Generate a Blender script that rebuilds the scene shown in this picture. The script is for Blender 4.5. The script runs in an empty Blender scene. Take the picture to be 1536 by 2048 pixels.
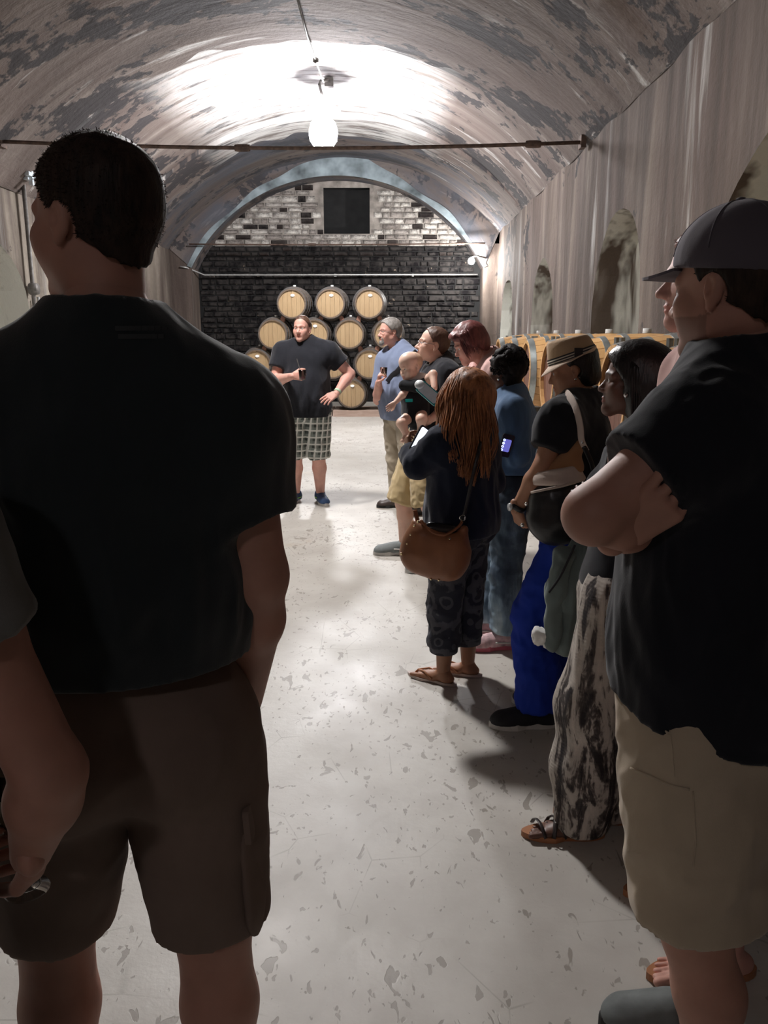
import bpy, math, random
import numpy as np
from mathutils import Vector
random.seed(7); RNG = np.random.default_rng(7)
C = bpy.context.scene.collection
SC = bpy.context.scene
PI = math.pi

# ---------------------------------------------------------------- camera, world, lights, exposure
CAM_H, FPX, PITCH, YAW = 1.6, 1600.0, math.radians(12.55), math.radians(0.8)
cam_d = bpy.data.cameras.new('camera'); cam = bpy.data.objects.new('camera', cam_d); C.objects.link(cam)
cam_d.sensor_fit = 'VERTICAL'; cam_d.sensor_height = 24.0; cam_d.lens = 24.0 * FPX / 2048.0
cam_d.clip_start = 0.02; cam_d.clip_end = 200
cam.location = (0, 0, CAM_H); cam.rotation_euler = (PI / 2 - PITCH, 0, YAW)
SC.camera = cam
cam_d.dof.use_dof = False
world = bpy.data.worlds.new('world'); SC.world = world; world.use_nodes = True
world.node_tree.nodes['Background'].inputs[0].default_value = (0.75, 0.7, 0.75, 1)
world.node_tree.nodes['Background'].inputs[1].default_value = 0.0
SC.view_settings.view_transform = 'Standard'; SC.view_settings.look = 'None'
SC.view_settings.gamma = 1; SC.view_settings.exposure = 0.0
SC.view_settings.use_curve_mapping = False
SC.cycles.max_bounces = 7; SC.cycles.diffuse_bounces = 5; SC.cycles.use_denoising = True

def lamp_light(name, loc, power, radius, color=(1, .97, .93), kind='POINT', rot=None, spot=None):
    d = bpy.data.lights.new(name, kind); d.energy = power; d.color = color
    d.shadow_soft_size = radius
    if spot: d.spot_size = math.radians(spot); d.spot_blend = 0.5
    o = bpy.data.objects.new(name, d); C.objects.link(o); o.location = loc
    if rot: o.rotation_euler = rot
    return o
LAMP1 = (-1.13, 13.4, 4.62)      # hanging high bay lamp seen in the picture
LAMP2 = (-1.3, 6.0, 4.55)       # its twin, just above the frame
FILL_LAMP = (-1.3, -3.6, 4.45)       # unseen fill lamp added behind the camera to lift the dark backs
LAMP3 = (1.66, 18.35, 3.16)      # small wall lamp by the end wall
GLOW1, GLOW2, GLOW3, FILL_GLOW = 520, 450, 1500, 46     # radiance of the glass globes (the lights of the room; the last one is added fill)

cp, sp_ = math.cos(PITCH), math.sin(PITCH)
cyw, syw = math.cos(YAW), math.sin(YAW)
def ray(px, py):
    u = (px - 768) / FPX; v = (1024 - py) / FPX
    x, y, z = u, cp + v * sp_, -sp_ + v * cp      # before yaw
    return (x * cyw - y * syw, x * syw + y * cyw, z)
def at(px, py, Y):
    d = ray(px, py); t = Y / d[1]
    return np.array([d[0] * t, Y, CAM_H + d[2] * t])
def atx(px, py, X):
    d = ray(px, py); t = X / d[0]
    return np.array([X, d[1] * t, CAM_H + d[2] * t])
def flo(px, py, z=0.0):
    d = ray(px, py); t = (z - CAM_H) / d[2]
    return np.array([d[0] * t, d[1] * t, z])
V3 = lambda *a: np.array(a, float)
def nrm(v): v = np.asarray(v, float); return v / (np.linalg.norm(v) + 1e-12)

# ---------------------------------------------------------------- node materials
class NT:
    def __init__(s, name):
        s.m = bpy.data.materials.new(name); s.m.use_nodes = True
        s.t = s.m.node_tree; s.n = s.t.nodes; s.b = s.n['Principled BSDF']
    def N(s, typ, **kw):
        n = s.n.new(typ)
        for k, v in kw.items():
            if k in n.inputs.keys(): s.S(n.inputs[k], v)
            else: setattr(n, k, v)
        return n
    def S(s, sock, v):
        if isinstance(v, bpy.types.NodeSocket): s.t.links.new(v, sock)
        else:
            if hasattr(sock.default_value, '__len__') and not hasattr(v, '__len__'): v = (v,) * len(sock.default_value)
            if hasattr(v, '__len__') and len(v) == 3 and len(sock.default_value) == 4: v = (*v, 1)
            sock.default_value = v
    def coord(s, kind='Object', scale=(1, 1, 1), loc=(0, 0, 0), rot=(0, 0, 0)):
        c = s.N('ShaderNodeTexCoord'); m = s.N('ShaderNodeMapping')
        s.t.links.new(c.outputs[kind], m.inputs[0])
        m.inputs['Scale'].default_value = scale; m.inputs['Location'].default_value = loc; m.inputs['Rotation'].default_value = rot
        return m.outputs[0]
    def noise(s, vec, scale, detail=4, rough=.55, dist=0):
        n = s.N('ShaderNodeTexNoise'); s.S(n.inputs['Vector'], vec); n.inputs['Scale'].default_value = scale
        n.inputs['Detail'].default_value = detail; n.inputs['Roughness'].default_value = rough; n.inputs['Distortion'].default_value = dist
        return n.outputs['Fac']
    def ramp(s, f, stops, interp='LINEAR'):
        n = s.N('ShaderNodeValToRGB'); s.S(n.inputs[0], f); r = n.color_ramp; r.interpolation = interp
        while len(r.elements) < len(stops): r.elements.new(.5)
        for e, (p, c) in zip(r.elements, stops):
            e.position = p; e.color = (c, c, c, 1) if not hasattr(c, '__len__') else (*c[:3], 1)
        return n.outputs[0]
    def mix(s, f, a, b, mode='MIX'):
        n = s.N('ShaderNodeMix'); n.data_type = 'RGBA'; n.blend_type = mode
        s.S(n.inputs[0], f); s.S(n.inputs[6], a); s.S(n.inputs[7], b); return n.outputs[2]
    def math(s, op, a, b=0.0):
        n = s.N('ShaderNodeMath'); n.operation = op; s.S(n.inputs[0], a); s.S(n.inputs[1], b); return n.outputs[0]
    def bump(s, h, strength=.3, dist=.02, prev=None):
        n = s.N('ShaderNodeBump'); s.S(n.inputs['Height'], h); n.inputs['Strength'].default_value = strength
        n.inputs['Distance'].default_value = dist
        if prev is not None: s.S(n.inputs['Normal'], prev)
        s.S(s.b.inputs['Normal'], n.outputs[0]); return n.outputs[0]
    def base(s, c): s.S(s.b.inputs['Base Color'], c)
    def rough(s, c): s.S(s.b.inputs['Roughness'], c)
def plain(name, col, rough=.6, metal=0.0, emit=None, spec=.5, var=.08, scale=20, bump=0.0, trans=0.0, alpha=1.0):
    t = NT(name)
    f = t.noise(t.coord(), scale, 3)
    lo = tuple(max(0, c * (1 - var)) for c in col); hi = tuple(min(1, c * (1 + var)) for c in col)
    t.base(t.ramp(f, [(.3, lo), (.7, hi)])); t.rough(rough); t.b.inputs['Metallic'].default_value = metal
    t.b.inputs['Specular IOR Level'].default_value = spec
    if bump: t.bump(f, bump, .005)
    if trans: t.b.inputs['Transmission Weight'].default_value = trans
    if emit: t.S(t.b.inputs['Emission Color'], emit[:3]); t.b.inputs['Emission Strength'].default_value = emit[3]
    return t.m

def mat_plaster(name, arc=False, left=False, niche=False):
    # streaks run down the wall; on the vault they run around the curve (object coordinates are world ones)
    t = NT(name)
    if arc: st = t.coord('UV', (0.30, 2.3, 1)); big = t.coord('UV', (0.55, .5, 1)); fine = t.coord('UV', (1, 1, 1))
    else: st = t.coord('Object', (2.0, 2.0, 0.24)); big = t.coord('Object', (1, 1, .55)); fine = t.coord('Object')
    s1 = t.noise(st, 1.0, 6, .6, .35); s2 = t.noise(big, .9, 5, .6, .3)
    s3 = t.noise(fine, 9, 6, .65)
    A = ((.105, .084, .074) if arc else (.106, .082, .066)) if not left else (.25, .22, .175)
    B = ((.190, .160, .142) if arc else (.200, .162, .134)) if not left else (.38, .34, .28)
    col = t.ramp(s1, [(.30, tuple(c * .70 for c in A)), (.46, A), (.64, B), (.84, (.40, .37, .34))])
    col = t.mix(t.ramp(s2, [(.40, 0.0), (.66, .75)]), col, (.115, .085, .075))
    col = t.mix(t.ramp(s3, [(.35, .30), (.62, 0.0)]), col, (.12, .095, .08))
    # pale lime runs
    lime = t.noise(t.coord('UV', (.42, 3.1, 1), (4, 9, 2)) if arc else t.coord('Object', (1.5, 1.5, .16), (3, 1, 7)), 1.0, 5, .62, .5)
    col = t.mix(t.ramp(lime, [(.60, 0.0), (.70, .85)]), col, (.50, .49, .47))
    # black mould blotches with ragged edges
    m1 = t.noise(t.coord('UV', (.9, 1.5, 1), (1.3, 2.2, 0)) if arc else t.coord('Object', (1, 1, .6), (5, 2, 1)), 0.75, 2, .5)
    m2 = t.noise(fine, 5.5, 5, .62, .3)
    mm = t.math('ADD', t.math('MULTIPLY', m1, 1.25), t.math('MULTIPLY', m2, .9))
    lo = 1.125 if arc else 1.25
    col = t.mix(t.ramp(t.math('SUBTRACT', mm, lo), [(.0, 0.0), (.05, .90)]), col, (.030, .028, .030))
    if not arc:
        dk = t.noise(t.coord('Object', (1.3, 1.3, .13), (7, 3, 2)), 1.6, 4, .6, .3)
        col = t.mix(t.ramp(dk, [(.42, .80), (.58, 0.0)]), col, (.06, .045, .038))
    else:
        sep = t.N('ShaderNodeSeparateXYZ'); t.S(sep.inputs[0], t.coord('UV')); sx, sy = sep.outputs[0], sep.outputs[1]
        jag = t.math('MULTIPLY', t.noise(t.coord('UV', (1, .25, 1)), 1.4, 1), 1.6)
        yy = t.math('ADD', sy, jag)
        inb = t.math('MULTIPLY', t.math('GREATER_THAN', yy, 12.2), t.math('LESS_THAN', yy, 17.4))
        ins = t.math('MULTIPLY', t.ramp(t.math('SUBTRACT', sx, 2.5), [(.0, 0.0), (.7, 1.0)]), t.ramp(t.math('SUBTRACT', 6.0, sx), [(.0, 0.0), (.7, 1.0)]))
        glow_wear = t.ramp(t.noise(t.coord('UV', (.6, 2.5, 1)), 2.6, 5, .65), [(.38, .10), (.54, .80)])
        col = t.mix(t.math('MULTIPLY', t.math('MULTIPLY', inb, ins), glow_wear), col, (.60, .59, .57))  # pale plaster patch that also paints the lamp's bright glow wider
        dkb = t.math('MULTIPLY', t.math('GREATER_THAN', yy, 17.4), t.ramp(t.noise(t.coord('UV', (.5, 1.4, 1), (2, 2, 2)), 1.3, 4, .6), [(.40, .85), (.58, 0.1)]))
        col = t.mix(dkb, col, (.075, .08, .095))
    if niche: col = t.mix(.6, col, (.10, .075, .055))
    if niche: col = t.mix(t.ramp(t.noise(t.coord('Object', (1, .9, .22), (2, 3.3, 4)), 1.5, 4, .6), [(.42, 0.0), (.50, .9)]), col, (.62, .62, .56))
    t.base(col); t.rough(.88); t.b.inputs['Specular IOR Level'].default_value = .25
    h = t.math('ADD', t.math('MULTIPLY', s3, .5), s1)
    t.bump(h, .55, .05)
    return t.m

def mat_floor():
    t = NT('painted_concrete')
    o = t.coord()
    n1 = t.noise(o, .55, 5, .6); n2 = t.noise(o, 3.5, 6, .6); n3 = t.noise(o, 28, 4, .6)
    col = t.ramp(n1, [(.3, (.44, .42, .38)), (.55, (.54, .52, .48)), (.75, (.62, .605, .57))])
    col = t.mix(t.ramp(n2, [(.35, .35), (.6, 0.0)]), col, (.33, .30, .27))
    # worn-off paint chips: dense near the camera, sparse further away
    chip = t.noise(t.coord('Object', (1.35, .75, 1), (3, 5, 0)), 13, 3, .5, .7)
    patch = t.noise(o, 1.1, 3, .5)
    chip2 = t.noise(t.coord('Object', (1.5, .8, 1), (1, 2, 0)), 30, 2, .5, .5)
    cm = t.math('MAXIMUM', t.ramp(t.math('ADD', chip, t.math('MULTIPLY', patch, .35)), [(.82, 0.0), (.84, .7)]), t.ramp(t.math('ADD', chip2, t.math('MULTIPLY', patch, .3)), [(.80, 0.0), (.83, .6)]))
    col = t.mix(cm, col, (.215, .19, .16))
    v = t.N('ShaderNodeTexVoronoi'); v.feature = 'DISTANCE_TO_EDGE'; t.S(v.inputs['Vector'], t.coord('Object', (1, .8, 1))); v.inputs['Scale'].default_value = 4.5
    edge = t.math('MULTIPLY', t.ramp(v.outputs['Distance'], [(.0, 1.0), (.012, 0.0)]), t.ramp(t.noise(o, 1.7, 3), [(.52, 0.0), (.6, .5)]))
    col = t.mix(edge, col, (.20, .18, .15))
    tan = t.ramp(t.noise(t.coord('Object', (1, .8, 1), (.35, 1.9, 0)), 1.0, 4, .6), [(.66, 0.0), (.74, .55)])
    col = t.mix(tan, col, (.40, .29, .17))
    t.base(col)
    t.rough(t.ramp(t.noise(o, 2.4, 5, .6), [(.3, .38), (.7, .55)]))
    t.b.inputs['Specular IOR Level'].default_value = .34
    h = t.math('ADD', t.math('MULTIPLY', n2, .35), t.math('SUBTRACT', t.math('MULTIPLY', n3, .08), t.math('MULTIPLY', cm, .10)))
    t.bump(h, .28, .03)
    return t.m

def mat_stone(name, a, b, dark=(.05, .045, .042), dk=.5):
    t = NT(name)
    i = t.N('ShaderNodeObjectInfo').outputs['Random']
    col = t.ramp(i, [(.0, a), (.5, tuple((x + y) / 2 for x, y in zip(a, b))), (1., b)])
    n = t.noise(t.coord(), 6, 6, .65, .4)
    col = t.mix(t.ramp(n, [(.42, dk), (.6, 0.0)]), col, dark)
    fl = t.noise(t.coord('Object', (1, 1, 1)), 5.0, 4, .7, .4)
    if a[0] < .02: col = t.mix(t.ramp(fl, [(.66, 0.0), (.70, .8)]), col, (.30, .24, .18))
    t.base(col); t.rough(.95); t.b.inputs['Specular IOR Level'].default_value = .12; t.bump(n, .4, .02); return t.m

def mat_wood(name, a, b, c, sc=(1, 1, 1), rough=.5):
    t = NT(name)
    r = t.N('ShaderNodeObjectInfo').outputs['Random']
    g = t.noise(t.coord('Object', sc), 3.0, 6, .6, 1.2)
    col = t.ramp(g, [(.25, a), (.5, b), (.75, c)])
    col = t.mix(t.math('MULTIPLY', r, .22), col, tuple(x * .72 for x in a), 'MIX')
    t.base(col); t.rough(rough); t.bump(g, .12, .004); return t.m

M = {}
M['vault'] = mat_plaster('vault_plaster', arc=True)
M['wall'] = mat_plaster('wall_plaster')
M['wall_l'] = mat_plaster('wall_plaster_pale', left=True)
M['niche'] = mat_plaster('niche_plaster', niche=True)
M['floor'] = mat_floor()
M['stone_w'] = mat_stone('limewashed_stone', (.24, .21, .19), (.62, .59, .54), dk=.8)
M['stone_k'] = mat_stone('sooty_brick', (.004, .004, .005), (.024, .017, .015), dk=.7)
M['mortar_k'] = plain('sooty_mortar', (.006, .006, .006), .95, scale=5, var=.5)
M['mortar_w'] = plain('pale_mortar', (.24, .215, .19), .95, scale=5, var=.4)
M['ring'] = mat_plaster('ring_plaster', arc=True)
M['blue_plaster'] = plain('blue_grey_plaster', (.17, .205, .22), .9, scale=2.2, var=.7, bump=.4)
M['oak'] = mat_wood('oak', (.46, .25, .095), (.62, .36, .15), (.70, .44, .20), (2, 2, 14), .42)
M['oak_aged'] = mat_wood('aged_oak', (.075, .052, .036), (.11, .075, .05), (.15, .10, .065), (2, 2, 14), .6)
M['oak_head'] = mat_wood('oak_head', (.29, .19, .095), (.345, .235, .125), (.39, .28, .155), (8, 2, 1), .42)
M['oak_dark'] = mat_wood('dark_oak_head', (.11, .045, .03), (.16, .07, .045), (.22, .10, .06), (8, 2, 1), .5)  # side-row heads, a darker tone than the other oak
M['hoop'] = plain('galvanised_hoop', (.42, .46, .46), .33, .75, var=.15)
M['hoop_dark'] = plain('dull_hoop', (.10, .10, .10), .5, .4, var=.2)
M['bung'] = plain('bung_silicone', (.55, .55, .53), .6)
M['label'] = plain('white_tag', (.9, .9, .88), .25)
M['chock'] = mat_wood('chock_wood', (.18, .085, .06), (.26, .12, .08), (.32, .16, .10), (3, 3, 3), .7)
M['plinth'] = mat_wood('plinth_timber', (.30, .21, .17), (.40, .29, .23), (.48, .36, .30), (1, 3, 6), .8)
M['rust'] = plain('rusty_iron', (.10, .065, .05), .8, .3, var=.5, scale=12, bump=.3)
M['pipe'] = plain('grey_conduit', (.38, .38, .37), .45, .6, var=.2)
M['pipe_d'] = plain('dark_conduit', (.14, .13, .12), .6, .3, var=.3)
M['tape'] = plain('silver_bracket', (.60, .66, .70), .35, .6)
M['rack'] = plain('rack_steel', (.20, .21, .20), .5, .5, var=.2)
def mat_shade():
    t = NT('translucent_lamp_shade'); tr = t.N('ShaderNodeBsdfTranslucent'); tr.inputs[0].default_value = (.85, .85, .90, 1)
    t.base((.45, .45, .50)); t.rough(.4); mx = t.N('ShaderNodeMixShader'); mx.inputs[0].default_value = .72
    t.t.links.new(t.b.outputs[0], mx.inputs[1]); t.t.links.new(tr.outputs[0], mx.inputs[2])
    t.t.links.new(mx.outputs[0], t.n['Material Output'].inputs[0]); return t.m
M['shade'] = mat_shade(); M['shade_n'] = plain('enamel_shade', (.35, .36, .38), .4, .1)
M['globe'] = plain('lit_globe', (1, 1, 1), .3, emit=(.98, .97, 1.0, GLOW1))
M['globe_n'] = plain('lit_near_globe', (1, 1, 1), .3, emit=(1, .96, .94, GLOW2))
M['globe_fill'] = plain('added_fill_globe', (1, 1, 1), .3, emit=(1, .93, .95, FILL_GLOW))  # globe of the added fill lamp, never in view
M['globe_s'] = plain('lit_small_bulb', (1, 1, 1), .3, emit=(1, .98, .96, GLOW3))
# ---------------------------------------------------------------- object helpers
ORG = {}
UP_ = np.array((0, 0, 1.0))
def link(o, parent=None, origin=(0, 0, 0)):
    C.objects.link(o)
    if parent is not None: o.parent = parent
    ORG[o.name] = tuple(origin); return o
def make_mesh(name, v, f, m=None, smooth=False, tint=None):
    me = bpy.data.meshes.new(name)
    v = np.asarray(v, np.float32)
    if isinstance(f, np.ndarray) and f.ndim == 2:
        n, k = f.shape
        me.vertices.add(len(v)); me.vertices.foreach_set('co', v.ravel())
        me.loops.add(n * k); me.loops.foreach_set('vertex_index', f.astype(np.int32).ravel())
        me.polygons.add(n); me.polygons.foreach_set('loop_start', np.arange(0, n * k, k, dtype=np.int32))
        me.update(calc_edges=True)
    else:
        me.from_pydata([tuple(map(float, p)) for p in v], [], [tuple(int(i) for i in q) for q in f]); me.update()
    if smooth: me.polygons.foreach_set('use_smooth', np.ones(len(me.polygons), bool))
    if tint is not None:
        a = me.color_attributes.new('tint', 'FLOAT_COLOR', 'POINT')
        a.data.foreach_set('color', np.concatenate([tint, np.ones((len(tint), 1))], 1).astype(np.float32).ravel())
    if m is not None: me.materials.append(m)
    return me
def obj(name, v, f, m, parent=None, smooth=False, tint=None, origin=None):
    """v in world metres; the object sits at its thing's origin (or at origin when top-level)"""
    if parent is not None: org = ORG[parent.name]
    else: org = tuple(origin) if origin is not None else (0, 0, 0)
    me = make_mesh(name, np.asarray(v, float) - np.array(org), f, m, smooth, tint)
    o = bpy.data.objects.new(name, me); link(o, parent, org)
    if parent is None: o.location = org
    return o
def thing(name, label, cat, loc=(0, 0, 0), group=None):
    o = bpy.data.objects.new(name, None); o.empty_display_size = .1; link(o, None, loc); o.location = loc
    o['label'] = label; o['category'] = cat
    if group: o['group'] = group
    return o
def tag(o, label, cat, group=None):
    o['label'] = label; o['category'] = cat
    if group: o['group'] = group
    return o
def struct(o, label=None, cat=None):
    o['kind'] = 'structure'
    if label: o['label'] = label; o['category'] = cat
    return o
def copy_tree(o, parent=None, name=None):
    c = o.copy(); C.objects.link(c)
    if parent is not None: c.parent = parent
    for ch in list(o.children): copy_tree(ch, c)
    return c

class MB:       # collects simple solids into one mesh
    def __init__(s): s.v = []; s.f = []
    def add(s, v, f):
        b = len(s.v); s.v += [tuple(map(float, p)) for p in v]; s.f += [tuple(int(i) + b for i in q) for q in f]; return s
    def box(s, c, size, R=None, bev=0.0):
        hx, hy, hz = [q / 2 for q in size]
        pts = np.array([[x, y, z] for x in (-hx, hx) for y in (-hy, hy) for z in (-hz, hz)])
        if R is not None: pts = pts @ np.asarray(R)
        return s.add(pts + np.array(c), [(0, 1, 3, 2), (4, 6, 7, 5), (0, 4, 5, 1), (2, 3, 7, 6), (0, 2, 6, 4), (1, 5, 7, 3)])
    def tube(s, pts, r, n=8, cap=True, flat=None, up=None):
        pts = [np.asarray(p, float) for p in pts]; rs = r if hasattr(r, '__len__') else [r] * len(pts)
        b = len(s.v); u = None
        for i, p in enumerate(pts):
            d = nrm(pts[min(i + 1, len(pts) - 1)] - pts[max(i - 1, 0)])
            if u is None:
                u = np.cross(d, up if up is not None else (0, 0, 1.0))
                if np.linalg.norm(u) < .1: u = np.cross(d, (0, 1.0, 0))
            u = nrm(u - d * np.dot(u, d)); w = np.cross(d, u)
            fl = flat if flat else 1
            for k in range(n):
                a = 2 * PI * k / n
                s.v.append(tuple(p + rs[i] * (u * math.cos(a) + w * math.sin(a) * fl)))
        for i in range(len(pts) - 1):
            for k in range(n):
                k2 = (k + 1) % n
                s.f.append((b + i * n + k, b + i * n + k2, b + (i + 1) * n + k2, b + (i + 1) * n + k))
        if cap: s.f.append(tuple(b + k for k in range(n))[::-1]); s.f.append(tuple(b + (len(pts) - 1) * n + k for k in range(n)))
        return s
    def lathe(s, c, prof, n=24, axis=(0, 0, 1), closed=False):
        w = nrm(axis); u = nrm(np.cross(w, (0, 1, 0) if abs(w[1]) < .9 else (1, 0, 0))); q = np.cross(w, u); b = len(s.v)
        for (r, h) in prof:
            for k in range(n):
                a = 2 * PI * k / n; s.v.append(tuple(np.array(c) + w * h + r * (u * math.cos(a) + q * math.sin(a))))
        for i in range(len(prof) - 1):
            for k in range(n): s.f.append((b + i * n + k, b + i * n + (k + 1) % n, b + (i + 1) * n + (k + 1) % n, b + (i + 1) * n + k))
        return s
    def obj(s, name, m, parent=None, smooth=False, origin=None): return obj(name, s.v, s.f, m, parent, smooth, None, origin)

# ---------------------------------------------------------------- the vaulted cellar
XL, XR, YB, YE = -5.1, 2.3, -6.0, 19.6
ZL, ZR, RISE = 3.45, 3.80, 1.83
HS = (XR - XL) / 2; XC = (XR + XL) / 2
def vault_z(x, shrink=0.0):
    hs = HS; rise = RISE - shrink
    R = (hs * hs + rise * rise) / (2 * rise)
    base = ZL + (ZR - ZL) * (x - XL) / (XR - XL)
    return base + math.sqrt(max(0, R * R - (x - XC) ** 2)) - (R - rise)
def build_vault():
    ys = []; y = YB
    steps = [(YB, .12), (7.4, .12), (7.41, .14), (11.5, .14), (11.51, .0), (15.4, .0), (15.41, .10), (18.75, .10)]
    for (a, s0), (b, s1) in zip(steps[:-1], steps[1:]):
        n = max(1, int((b - a) / .3))
        for i in range(n): ys.append((a + (b - a) * i / n, s0 + (s1 - s0) * i / n))
    ys.append(steps[-1])
    nt = 90; v = []; f = []; uv = []
    for j, (y, sh) in enumerate(ys):
        for i in range(nt + 1):
            x = XL + (XR - XL) * .5 * (1 - math.cos(PI * i / nt))
            z = vault_z(x, sh) + .012 * math.sin(3.1 * y + 2 * x) * math.sin(1.7 * x)
            v.append((x, y, z)); uv.append((i / nt * 8.4, y))
    for j in range(len(ys) - 1):
        for i in range(nt):
            a = j * (nt + 1) + i; f.append((a, a + nt + 1, a + nt + 2, a + 1))
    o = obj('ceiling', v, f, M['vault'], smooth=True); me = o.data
    l = me.uv_layers.new(name='UVMap')
    idx = np.zeros(len(me.loops), np.int32); me.loops.foreach_get('vertex_index', idx)
    l.data.foreach_set('uv', np.array(uv, np.float32)[idx].ravel())
    me.set_sharp_from_angle(angle=.6)
    struct(o)
build_vault()

def build_wall(name, X, top, inward, niches, mat, nmat):
    """wall in the plane X with round-headed blind niches (yc, half width, spring z, rise)"""
    dep = .42; v = []; f = []; v2 = []; f2 = []
    edges = [YB, 18.75]; step = .15
    for (yc, hw, zs, rs) in niches:
        edges += list(np.linspace(yc - hw, yc + hw, 25))
    y = YB
    while y < 18.7:
        y += step
        if all(abs(y - (yc)) > hw for (yc, hw, _, _) in niches): edges.append(y)
    ys = sorted(set(round(float(e), 4) for e in edges))
    def arch(y):
        for (yc, hw, zs, rs) in niches:
            if abs(y - yc) < hw + 1e-6: return zs + rs * math.sqrt(max(0, 1 - ((y - yc) / hw) ** 2))
        return None
    def quad(V, F, *p):
        b = len(V); V.extend(p); F.append((b, b + 1, b + 2, b + 3))
    for y0, y1 in zip(ys[:-1], ys[1:]):
        inn = any(y0 >= yc - hw - 1e-4 and y1 <= yc + hw + 1e-4 for (yc, hw, _, _) in niches)
        wob = lambda y, z: X + inward * (.012 * math.sin(2.3 * y + 1.3 * z) + .008 * math.sin(5.1 * y - 2.2 * z))
        if not inn:
            zz = np.linspace(0, top, 9)
            for a, b in zip(zz[:-1], zz[1:]): quad(v, f, (wob(y0, a), y0, a), (wob(y1, a), y1, a), (wob(y1, b), y1, b), (wob(y0, b), y0, b))
        else:
            z0, z1 = arch(y0), arch(y1)
            for t0, t1 in ((0, .5), (.5, 1)):
                p = lambda y, z, t: (wob(y, z + (top - z) * t), y, z + (top - z) * t)
                quad(v, f, p(y0, z0, t0), p(y1, z1, t0), p(y1, z1, t1), p(y0, z0, t1))
            xb = X - inward * dep
            quad(v2, f2, (wob(y0, z0), y0, z0), (wob(y1, z1), y1, z1), (xb, y1, z1), (xb, y0, z0))
            for t0, t1 in ((0, .33), (.33, .66), (.66, 1)):
                bw = lambda y, t: xb + inward * .03 * math.sin(3 * y + 4 * t)
                quad(v2, f2, (bw(y0, t0) , y0, z0 * t0), (bw(y1, t0), y1, z1 * t0), (bw(y1, t1), y1, z1 * t1), (bw(y0, t1), y0, z0 * t1))
    for (yc, hw, zs, rs) in niches:
        for yy in (yc - hw, yc + hw):
            quad(v2, f2, (X, yy, 0), (X - inward * dep, yy, 0), (X - inward * dep, yy, zs), (X, yy, zs))
    o = struct(obj(name, v, f, mat)); n = struct(obj('niche', v2, f2, nmat, o)); 
    return o
wr = build_wall('wall_right', XR, ZR + .02, -1, [(4.35, 1.75, 2.15, .82), (8.75, .95, 1.85, 1.0), (13.05, .95, 1.75, 1.0), (17.1, .95, 1.7, .98)], M['wall'], M['niche'])
wl = build_wall('wall_left', XL, ZL + .02, 1, [(4.8, 1.5, 1.7, 1.2), (10.0, 1.5, 1.7, 1.2), (16.0, .95, 1.6, 1.0)], M['wall_l'], M['niche'])
# shallow pilaster carrying the tie rod on the right wall
b = MB(); b.box((XL + .03, 13.1, 1.7), (.10, .95, 3.4)); struct(b.obj('pilaster', M['wall_l'], wl))
struct(obj('floor', [(XL - .5, YB, 0), (XR + .5, YB, 0), (XR + .5, YE, 0), (XL - .5, YE, 0)], [(0, 1, 2, 3)], M['floor']))
struct(obj('wall_back', [(XL - .5, YB, 0), (XR + .5, YB, 0), (XR + .5, YB, 6), (XL - .5, YB, 6)], [(0, 1, 2, 3)], M['wall']))
b = MB(); b.box((XR - .06, 9.2, .09), (.12, 18.6, .18)); struct(b.obj('trim_1', M['wall']))

# end wall with its lower arch ring
RX0, RX1, RZ, RR = -4.62, 1.98, 3.06, 1.95
def ring_z(x, off=0.0):
    hs = (RX1 - RX0) / 2 + off; xc = (RX0 + RX1) / 2; rise = RR + off
    t = max(0, 1 - ((x - xc) / hs) ** 2)
    R = (hs * hs + rise * rise) / (2 * rise)
    return RZ + math.sqrt(max(0, R * R - (x - xc) ** 2)) - (R - rise)
def build_ring():
    n = 60; v = []; f = []; yf = 18.75
    for i in range(n + 1):
        t = i / n; x = RX0 + (RX1 - RX0) * t; xo = XL - .02 + (XR - XL + .04) * t
        z = ring_z(x); zo = vault_z(min(max(xo, XL), XR), .11) + .05
        # face, soffit with a rounded arris
        v += [(xo, yf, zo), (x, yf, z), (x, yf + .9, z)]
    for i in range(n):
        a = 3 * i; f += [(a, a + 1, a + 4, a + 3), (a + 1, a + 2, a + 5, a + 4)]
    o = obj('wall_end_arch', v, f, M['ring'])
    l = o.data.uv_layers.new(name='UVMap')
    for lp, d in zip(o.data.loops, l.data):
        k = lp.vertex_index; d.uv = (k // 3 / n * 8.4 + 3, v[k][1] + (.4 if k % 3 == 0 else 0))
    struct(o)
    for x0, x1 in ((XL - .02, RX0), (RX1, XR + .02)):
        b = MB(); b.box(((x0 + x1) / 2, yf + .47, 1.62), (x1 - x0, .9, 3.9)); struct(b.obj('pier', M['wall'], o))
    # blue-grey painted band inside the arch
    v = []; f = []
    for i in range(n + 1):
        t = i / n; x = RX0 + (RX1 - RX0) * t; z = ring_z(x)
        xc = (RX0 + RX1) / 2; q = .09 + .34 * math.exp(-((t - .52) / .17) ** 2) + .05 * math.sin(31 * t) * math.sin(9 * t)
        nx, nz = nrm((x - xc, 0, z - RZ + 1.4))[[0, 2]]
        v += [(x, yf - .012, z), (x + nx * q, yf - .012, z + nz * q), (x + nx * q, yf + .01, z + nz * q), (x - nx * .012, yf - .0, z - nz * .012)]
    for i in range(n):
        a = 4 * i
        for k in range(4): f.append((a + k, a + (k + 1) % 4, a + 4 + (k + 1) % 4, a + 4 + k))
    struct(obj('plaster_band', v, f, M['blue_plaster'], o))
build_ring()
YW = 19.45
WN = (-1.66, -0.60, 3.86, 4.86)       # blocked opening
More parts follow.
